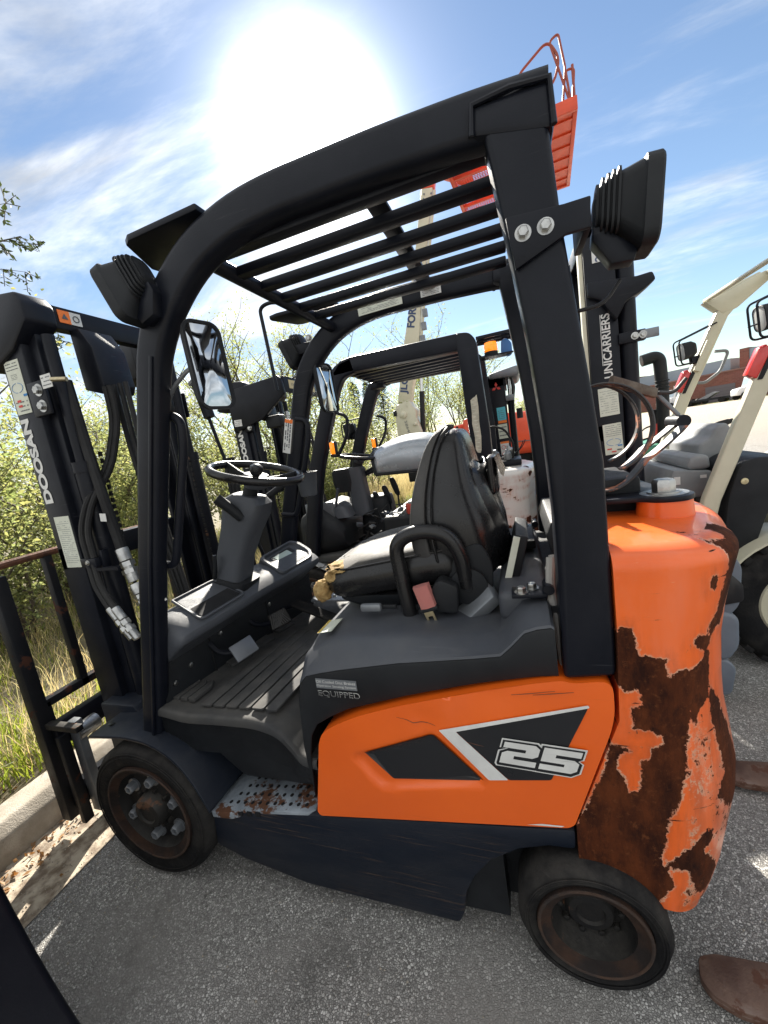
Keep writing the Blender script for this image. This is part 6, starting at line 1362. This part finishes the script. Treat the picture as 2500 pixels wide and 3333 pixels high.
GLASSD = mat('window_glass', (.30,.37,.42), .15, coat=.5)
GRASSM = mat('mown_grass', (.17,.19,.045), .95, col2=(.24,.24,.07), nscale=1.5, bump=.8, bscale=8)
WHITEP = mat('white_truck_paint', (.72,.73,.74), .3, coat=.4, col2=(.66,.67,.68))
bl = thing('brick_building', 'long low brick building with blue grey upper floor across the lot', 'building')
bl.location = (23.0, 84.5, -.02); bl.rotation_euler = (0, 0, math.atan2(-.67, .74))
MB().box((-14,0,0), (75,30,4.3)).build('wall', BRICK, bl, smooth=False)
MB().box((-14.2,-.15,4.3), (75.2,30,4.5)).build('parapet', mat('coping', (.22,.12,.10), .8), bl)
MB().box((-4,4,4.4), (12,24,6.4)).build('upper_cladding', CLAD, bl); MB().box((-6.5,3.5,4.4), (-4.1,20,6.9)).build('stair_tower', BRICK, bl, smooth=False)
up_ = MB().box((14.6,3.2,4.4), (19.6,18,7.2)).build('upper_glazing', CLAD, bl); MB().box((13.5,3.0,4.4), (14.6,18,7.4)).build('brick_pier', BRICK, bl, smooth=False); MB().box((19.6,3.0,4.4), (21.2,18,7.6)).build('brick_pier', BRICK, bl, smooth=False)
MB().box((-10.5,-.06,4.6), (-7,6,6.0)).build('side_window', GLASSD, bl)
gd = MB().box((10.2,-.06,.0), (14.0,.05,2.5)).build('loading_door', mat('steel_door', (.12,.10,.11), .6), bl)
for k in range(5): MB().box((10.25,-.09,.1+.48*k), (13.95,-.061,.5+.48*k)).build('door_panel', mat('door_panel_%d' % k, (.13,.11,.12), .6), gd)
for k in range(6): MB().box((24+5*k,-.07,1.2), (26+5*k,.05,2.6)).build('window', GLASSD, bl)
MB().box((3,8,4.5), (3.6,8.6,4.9)).build('roof_vent', GREYM, bl); MB().cyl((1.2,9,4.4),(1.2,9,4.95),.5,12,r1=.1).build('roof_vent', GREYM, bl)
ux, uy = .74, -.67
struct(MB().add([(23-40*ux-4.5*.67, 84-40*uy-4.5*.74, .006), (23+80*ux-4.5*.67, 84+80*uy-4.5*.74, .006), (23+80*ux-.2, 84+80*uy-.2, .006), (23-40*ux-.2, 84-40*uy-.2, .006)], [(0,1,2,3)]).build('grass_strip', GRASSM, smooth=False))
def lorry(x, y, rz, lbl, k=1):
    t = thing('lorry_cab', lbl, 'lorry', (x, y, 0), rz, 'white lorries parked by the brick building')
    cab = MB().xz([(-.9,.6),(-.9,2.75),(-.6,2.95),(.55,2.85),(.85,1.75),(.9,.6)], -1.1, 1.1).build('cab', WHITEP, t, bevel=.08)
    MB().xz([(.9,.6),(.88,1.7),(2.1,1.5),(2.3,1.3),(2.3,.6)], -.85, .85).build('bonnet', WHITEP, t, bevel=.08)
    MB().xz([(.60,2.65),(.82,1.85),(.84,1.87),(.63,2.68)], -.95, .95).build('windscreen', GLASSD, t)
    for s in (-1, 1): MB().xz([(-.2,1.8),(-.2,2.5),(.45,2.5),(.68,1.8)], s*1.105, s*1.09).build('side_window', GLASSD, t)
    MB().box((-5.2,-.45,.55), (-.8,.45,.80)).build('chassis', PLASD, t)
    for s in (-1, 1):
        MB().cyl((-1.05,s*.85,.8),(-1.05,s*.85,3.5),.09,10).build('exhaust_stack', CHROME, t)
        for xx in (1.5,-3.2,-4.4): MB().lathe([(.25,0),(.48,0),(.5,.05),(.5,.3),(.25,.3)], (xx, s*1.05-(.15), .5), (0,1,0), 20).build('wheel', RUB, t)
    return t
lorry(25.2, 74.5, R(205), 'white lorry cab in front of the brick wall, left one of the pair')
lorry(32.4, 68.0, R(185), 'white lorry cab with chrome stacks by the brick wall, right one of the pair')
lo_ = thing('scrap_trailer', 'dark low trailer with loose parts beside the right white lorry', 'trailer', (28.6, 72.0, 0), R(-40))
MB().box((-3,-.8,.5), (3,.8,.8)).build('bed', PLASD, lo_); MB().prism([(-1,-.6,.8),(.8,-.6,1.6),(1.4,-.6,1.5),(.2,-.6,.8)], (0,1.2,0)).build('loose_panel', GREYM, lo_)
for xx in (-2,2): MB().cyl((xx,-.9,.4),(xx,.9,.4),.4,16).build('wheel', RUB, lo_)
# ================================================================ vegetation
def leafmat(name, c1, c2, tr, tcol):
    m = bpy.data.materials.new(name); m.use_nodes = True; t = m.node_tree; L = t.links.new; t.nodes.clear()
    def N(k, **kw):
        n = t.nodes.new(k)
        for a, c in kw.items(): setattr(n, a, c)
        return n
    at = N('ShaderNodeAttribute', attribute_name='tint'); mx = N('ShaderNodeMix', data_type='RGBA'); L(at.outputs['Fac'], mx.inputs[0]); mx.inputs[6].default_value = (*c1, 1); mx.inputs[7].default_value = (*c2, 1)
    mt = N('ShaderNodeMix', data_type='RGBA'); L(at.outputs['Fac'], mt.inputs[0]); mt.inputs[6].default_value = (*tcol, 1); mt.inputs[7].default_value = (tcol[0]*1.35, tcol[1]*1.12, tcol[2], 1)
    d = N('ShaderNodeBsdfPrincipled'); L(mx.outputs[2], d.inputs['Base Color']); d.inputs['Roughness'].default_value = .55; d.inputs['Specular IOR Level'].default_value = .35
    tl = N('ShaderNodeBsdfTranslucent'); L(mt.outputs[2], tl.inputs[0]); ms = N('ShaderNodeMixShader'); ms.inputs[0].default_value = tr
    L(d.outputs[0], ms.inputs[1]); L(tl.outputs[0], ms.inputs[2]); o = N('ShaderNodeOutputMaterial'); L(ms.outputs[0], o.inputs[0]); return m
LEAFG = leafmat('leaf_green', (.095,.125,.048), (.155,.175,.070), .50, (.30,.37,.12))
LEAFY = leafmat('leaf_yellow_green', (.115,.140,.055), (.185,.195,.085), .50, (.36,.42,.16))
LEAFD = leafmat('leaf_dark', (.022,.034,.016), (.035,.048,.020), .22, (.08,.12,.03))
DRYG = leafmat('dry_grass', (.38,.33,.18), (.30,.28,.13), .45, (.58,.52,.27))
GRNG = leafmat('green_grass', (.07,.11,.018), (.14,.16,.035), .45, (.32,.42,.05))
BARK = mat('bark', (.075,.058,.042), .9, col2=(.12,.095,.07), nscale=14, bump=.9, bscale=70)
LITTER = leafmat('fallen_leaf', (.16,.085,.035), (.30,.17,.07), .2, (.4,.2,.06))
def leaf_mesh(name, pts, m, parent=None, size=.05, rnd=None, aspect=.5, droop=.3, tints=None):
    vs = []; fs = []; tv = []
    for i, p in enumerate(pts):
        s = size*rnd.uniform(.6, 1.3); d = Vector((rnd.gauss(0,1), rnd.gauss(0,1), rnd.gauss(-droop,.7))).normalized()
        u = d.cross(Vector((rnd.gauss(0,1), rnd.gauss(0,1), rnd.gauss(0,1)))).normalized(); w = d.cross(u)
        o = len(vs); vs += [p, p+d*s*.45+u*s*aspect*.5+w*s*.06, p+d*s, p+d*s*.45-u*s*aspect*.5+w*s*.06]; fs.append((o,o+1,o+2,o+3))
        t = rnd.random() if tints is None else max(0, min(1, tints[i]+rnd.uniform(-.25,.25))); tv += [t]*4
    me = bpy.data.meshes.new(name); me.from_pydata(vs, [], fs); me.materials.append(m)
    a = me.attributes.new('tint', 'FLOAT', 'POINT'); a.data.foreach_set('value', tv)
    o = bpy.data.objects.new(name, me); COL.objects.link(o)
    if parent is not None: o.parent = parent
    return o
def plant(name, label, cat, x, y, z, h, r, nst, nleaf, m, size, seed, group=None, low=.12, spread=.5, twig=True, conic=0):
    rnd = random.Random(seed); t = thing(name, label, cat, (x, y, z), 0, group); br = MB(); pts = []; tints = []
    def limb(p, d, L, rad, depth):
        path = [p]; n = 5
        for k in range(n):
            d = (d+Vector((rnd.gauss(0,.16), rnd.gauss(0,.16), rnd.gauss(.03,.08)))).normalized(); path.append(path[-1]+d*L/n)
        br.tube(path, rad, 5 if depth else 7, cap=False, scales=[1-.8*k/n for k in range(n+1)])
        if depth < (2 if twig else 1):
            for k in range(rnd.randint(4, 6)):
                q = path[rnd.randint(1, n)]; a = rnd.uniform(0, 6.283); el = rnd.uniform(.1, .9)
                d2 = (Vector((math.cos(a), math.sin(a), el))*1.0+d*.6).normalized(); limb(q, d2, L*rnd.uniform(.3,.55), rad*.45, depth+1)
        if depth >= 1:
            tn = rnd.random()
            for k in range(max(1, int(nleaf*3.6))):
                i = rnd.randint(0, n-1); q = path[i].lerp(path[i+1], rnd.random()); j = r*.085+.02
                pts.append(q+Vector((rnd.gauss(0,j), rnd.gauss(0,j), rnd.gauss(0,j)))); tints.append(tn)
    for k in range(nst):
        a = rnd.uniform(0, 6.283); rr = rnd.uniform(0, .25)*r
        d = Vector((math.cos(a)*spread*rnd.uniform(.1,1), math.sin(a)*spread*rnd.uniform(.1,1), 1)).normalized()
        limb(Vector((rr*math.cos(a), rr*math.sin(a), -.1)), d, h*rnd.uniform(.68,.95), .012+h*.007, 0)
    br.build('trunk' if nst < 3 else 'stems', BARK, t)
    leaf_mesh('crown', pts, m, t, size, rnd, tints=tints); return t
GRP = 'shrubs and young trees on the verge'
# x, y, height, radius, stems, leaves per twig, material, leaf size, label
VEG = [
 (-3.9,2.5,1.9,1.0,7,12,LEAFY,.05,'round yellow green shrub behind the lettered mast, mid height'),
 (-6.2,1.2,2.7,1.4,6,12,LEAFG,.06,'broad green shrub at the far left edge, farthest back'),
 (-6.3,4.9,2.9,1.4,6,12,LEAFY,.06,'broad yellow green shrub far behind the mast hoses'),
 (-3.4,6.6,2.0,1.1,7,12,LEAFG,.05,'mid green shrub behind the near steering column'),

 (-3.4,1.5,1.75,.9,6,13,LEAFY,.050,'low yellow green shrub left of the load backrest'),
 (-3.6,.4,1.7,1.0,6,13,LEAFG,.050,'leafy shrub at the far left edge, low beside the mast'),
 (-4.6,1.9,2.5,1.2,6,13,LEAFY,.055,'yellow green bush behind the lettered mast'),
 (-5.6,3.4,2.95,1.3,5,13,LEAFY,.06,'tall sunlit shrub at the left edge behind the mast'),
 (-3.3,3.0,1.7,1.0,6,13,LEAFY,.050,'bright yellow shrub between mast and front pillar'),
 (-5.0,4.4,2.5,1.2,5,12,LEAFG,.055,'green shrub seen through the mast hoses'),
 (-7.4,6.2,3.6,1.6,5,12,LEAFG,.07,'broad green bush farther back behind the mast'),
 (-3.9,5.4,2.35,1.2,5,13,LEAFY,.055,'yellow green shrub seen between the mast and front pillar'),
 (-2.7,4.9,1.65,.9,6,12,LEAFY,.05,'low yellow bush behind the steering wheel'),
 (-5.9,8.6,4.7,1.5,4,13,LEAFG,.065,'tall loose shrub behind the left mirror'),
 (-5.4,9.8,5.2,1.4,4,13,LEAFY,.065,'tall yellowish sapling rising behind the second mast'),
 (-4.9,10.6,5.1,1.4,4,13,LEAFY,.065,'tall yellow green sapling above the second forklift mast'),
 (-4.0,8.4,3.0,1.3,5,12,LEAFG,.06,'green bush behind the cup holder pillar'),
 (-2.7,7.4,2.2,1.2,5,13,LEAFY,.055,'yellow green bush behind the small steering wheel'),
 (-2.2,9.0,2.1,1.1,5,12,LEAFY,.055,'sunlit bush beside the lower boom arm'),
 (-1.9,6.2,1.15,.7,7,11,LEAFY,.045,'low straggly weed clump beside the kerb'),
 (-4.6,13.5,4.6,1.8,4,12,LEAFG,.08,'dense green tree seen under the second guard roof'),
 (-2.9,17.5,4.2,1.8,4,12,LEAFG,.085,'green tree behind the boom lift, just right of the boom'),
 (-3.4,24.0,7.0,2.2,4,12,LEAFG,.11,'tall bright green tree right of the cream boom'),
 (-2.2,25.0,6.6,2.2,4,12,LEAFY,.11,'yellow green tree behind the boom lift chassis'),
 (-1.4,26.0,5.6,2.1,4,12,LEAFG,.11,'rounded green tree left of the second forklift rear post'),
 (2.4,34.0,2.9,1.8,4,11,LEAFY,.11,'small yellow green tree beyond the orange engine hood'),
 (3.6,36.0,2.9,1.8,4,11,LEAFG,.11,'small green tree left of the orange forklift rear post'),
]
for i, (x, y, h, r, ns, nl, m, sz, lb) in enumerate(VEG):
    plant('shrub' if h < 3 else 'tree', lb, 'shrub' if h < 3 else 'tree', x, y, gz(x, y) if x < -1 else 0, h, r, ns, nl, m, sz, 100+i, GRP, spread=.55 if h < 3 else .28)
for i, (x, y, h, lb) in enumerate(((-7.6,22.5,6.0,'dark pine behind the second guard, left of the pair'),(-6.6,25.0,6.2,'dark pine behind the second guard, right of the pair'),(-8.3,27.0,6.6,'dark pine standing farthest back on the left'))):
    rnd = random.Random(900+i); t = thing('pine_tree', lb, 'pine tree', (x, y, -.5), 0, 'pine trees'); MB().tube([(0,0,0),(0,0,h)], .12, 8, scales=[1,.2]).build('trunk', BARK, t); pts = []
    for k in range(2600):
        z = h*(.15+.85*rnd.random()**.8); rr = (1-z/h)*1.7+.25; a = rnd.uniform(0,6.283); q = rr*math.sqrt(rnd.random()); lay = .5+.5*math.sin(z*6+a*1.0); pts.append(Vector((q*math.cos(a)*(.6+.4*lay), q*math.sin(a)*(.6+.4*lay), z-.3*q)))
    leaf_mesh('crown', pts, LEAFD, t, .17, rnd, aspect=.35)
# the branch that reaches in at the top left belongs to a taller tree just out of frame
rnd = random.Random(77); t = thing('tree', 'taller tree whose dark leafy branch reaches in at the upper left', 'tree', (-5.5, 2.4, gz(-5.5, 2.4))); br = MB(); br.tube([(0,0,-.1),(.05,.02,1.8),(-.1,.1,3.4),(.1,.05,5.2)], .075, 8, scales=[1,.8,.6,.2]); pts = []
for k in range(12):
    z = 2.65+.16*k; p = Vector((0,.05,z)); a = rnd.uniform(-.5,.5) if k % 3 else rnd.uniform(0,6.28); L = rnd.uniform(1.5,2.3); path = [p]; d = Vector((math.cos(a), math.sin(a)*.6, .42))
    for q in range(7): d = (d+Vector((rnd.gauss(0,.1), rnd.gauss(0,.1), -.09))).normalized(); path.append(path[-1]+d*L/7)
    br.tube(path, .014, 5, scales=[1-.85*q/7 for q in range(8)])
    for q in range(3, 8):
        for b in range(4):
            e = path[q]+Vector((rnd.gauss(0,.10), rnd.gauss(0,.10), rnd.gauss(-.06,.09))); br.tube([path[q], e], .004, 4)
            for l in range(6): pts.append(path[q].lerp(e, rnd.uniform(.3,1.05)))
br.build('trunk', BARK, t); leaf_mesh('crown', pts, LEAFD, t, .065, rnd, aspect=.42)
# grass, straw and litter: nobody could count these
def blades(name, n, m, x0, x1, y0, y1, h0, h1, w, seed, dens=None, lbl='', cat=''):
    rnd = random.Random(seed); vs = []; fs = []; tv = []
    for i in range(n):
        x = x0+(x1-x0)*rnd.random()**1.4; y = y0+(y1-y0)*rnd.random()**1.5
        if dens and noise.noise(Vector((x*1.7, y*1.7, seed)))+.35 < dens*rnd.random(): continue
        z = gz(x, y)-.01; h = rnd.uniform(h0, h1); a = rnd.uniform(0,6.283); ln = Vector((rnd.gauss(0,.35), rnd.gauss(0,.35), 0))*h; b = Vector((math.cos(a), math.sin(a), 0))*w
        p = Vector((x,y,z)); o = len(vs); vs += [p-b, p+b, p+ln*.35+Vector((0,0,h*.6))+b*.7, p+ln*.35+Vector((0,0,h*.6))-b*.7, p+ln+Vector((0,0,h*.92))]
        fs += [(o,o+1,o+2,o+3),(o+3,o+2,o+4)]; tv += [rnd.random()]*5
    me = bpy.data.meshes.new(name); me.from_pydata(vs, [], fs); me.materials.append(m); me.attributes.new('tint','FLOAT','POINT').data.foreach_set('value', tv)
    o = bpy.data.objects.new(name, me); COL.objects.link(o); o['kind'] = 'stuff'; tag(o, lbl, cat)
blades('grass', 42000, GRNG, -1.05, -5.5, -1.2, 11, .06, .20, .0035, 1, .9, 'green grass growing on the verge beyond the kerb', 'grass')
blades('dry_grass', 42000, DRYG, -1.15, -6, -1.0, 13, .14, .42, .0022, 2, 1.0, 'dry straw coloured grass stalks on the verge', 'grass')
blades('tall_grass', 9000, DRYG, -1.3, -3.5, 6, 16, .3, .85, .004, 3, .6, 'tall dry seed heads along the kerb behind the second forklift', 'grass')
rnd = random.Random(55); pts = []
for k in range(2200):
    if rnd.random() < .62: x, y, z = -.785+abs(rnd.gauss(0,.09)), rnd.uniform(-.6,6), .010
    else: x = -1.03-abs(rnd.gauss(0,.22)); y = rnd.uniform(-.6,6); z = gz(x, y)+.012
    pts.append(Vector((x, y, z)))
o = leaf_mesh('leaf_litter', pts, LITTER, None, .026, rnd, aspect=.6, droop=0); o['kind'] = 'stuff'; tag(o, 'brown fallen leaves along the gutter and kerb', 'leaf litter')
for v in o.data.vertices: v.co.z = max(v.co.z, .009 if v.co.x > -.8 else .125)
# stones and grit loose on the asphalt
rnd = random.Random(66); vs = MB()
for k in range(1800):
    x, y = (-.46+rnd.gauss(0,.09), rnd.uniform(-.7,1.5)) if k < 1100 else (rnd.uniform(-.3,2.8), rnd.uniform(-.6,1.5)); s = rnd.uniform(.0015,.005)
    vs.add([(x+s,y,.004),(x-s*.5,y+s*.8,.004),(x-s*.5,y-s*.8,.004),(x,y,.004+s)], [(0,1,3),(1,2,3),(2,0,3)])
o = vs.build('grit', CONC, smooth=False); o['kind'] = 'stuff'; tag(o, 'pale grit scattered on the asphalt', 'grit')
FK = build_main()
counterweight(FK, CWPAINT, main_wear); lpg_bracket(FK)
rebase(FK, (.7, .5, 0))
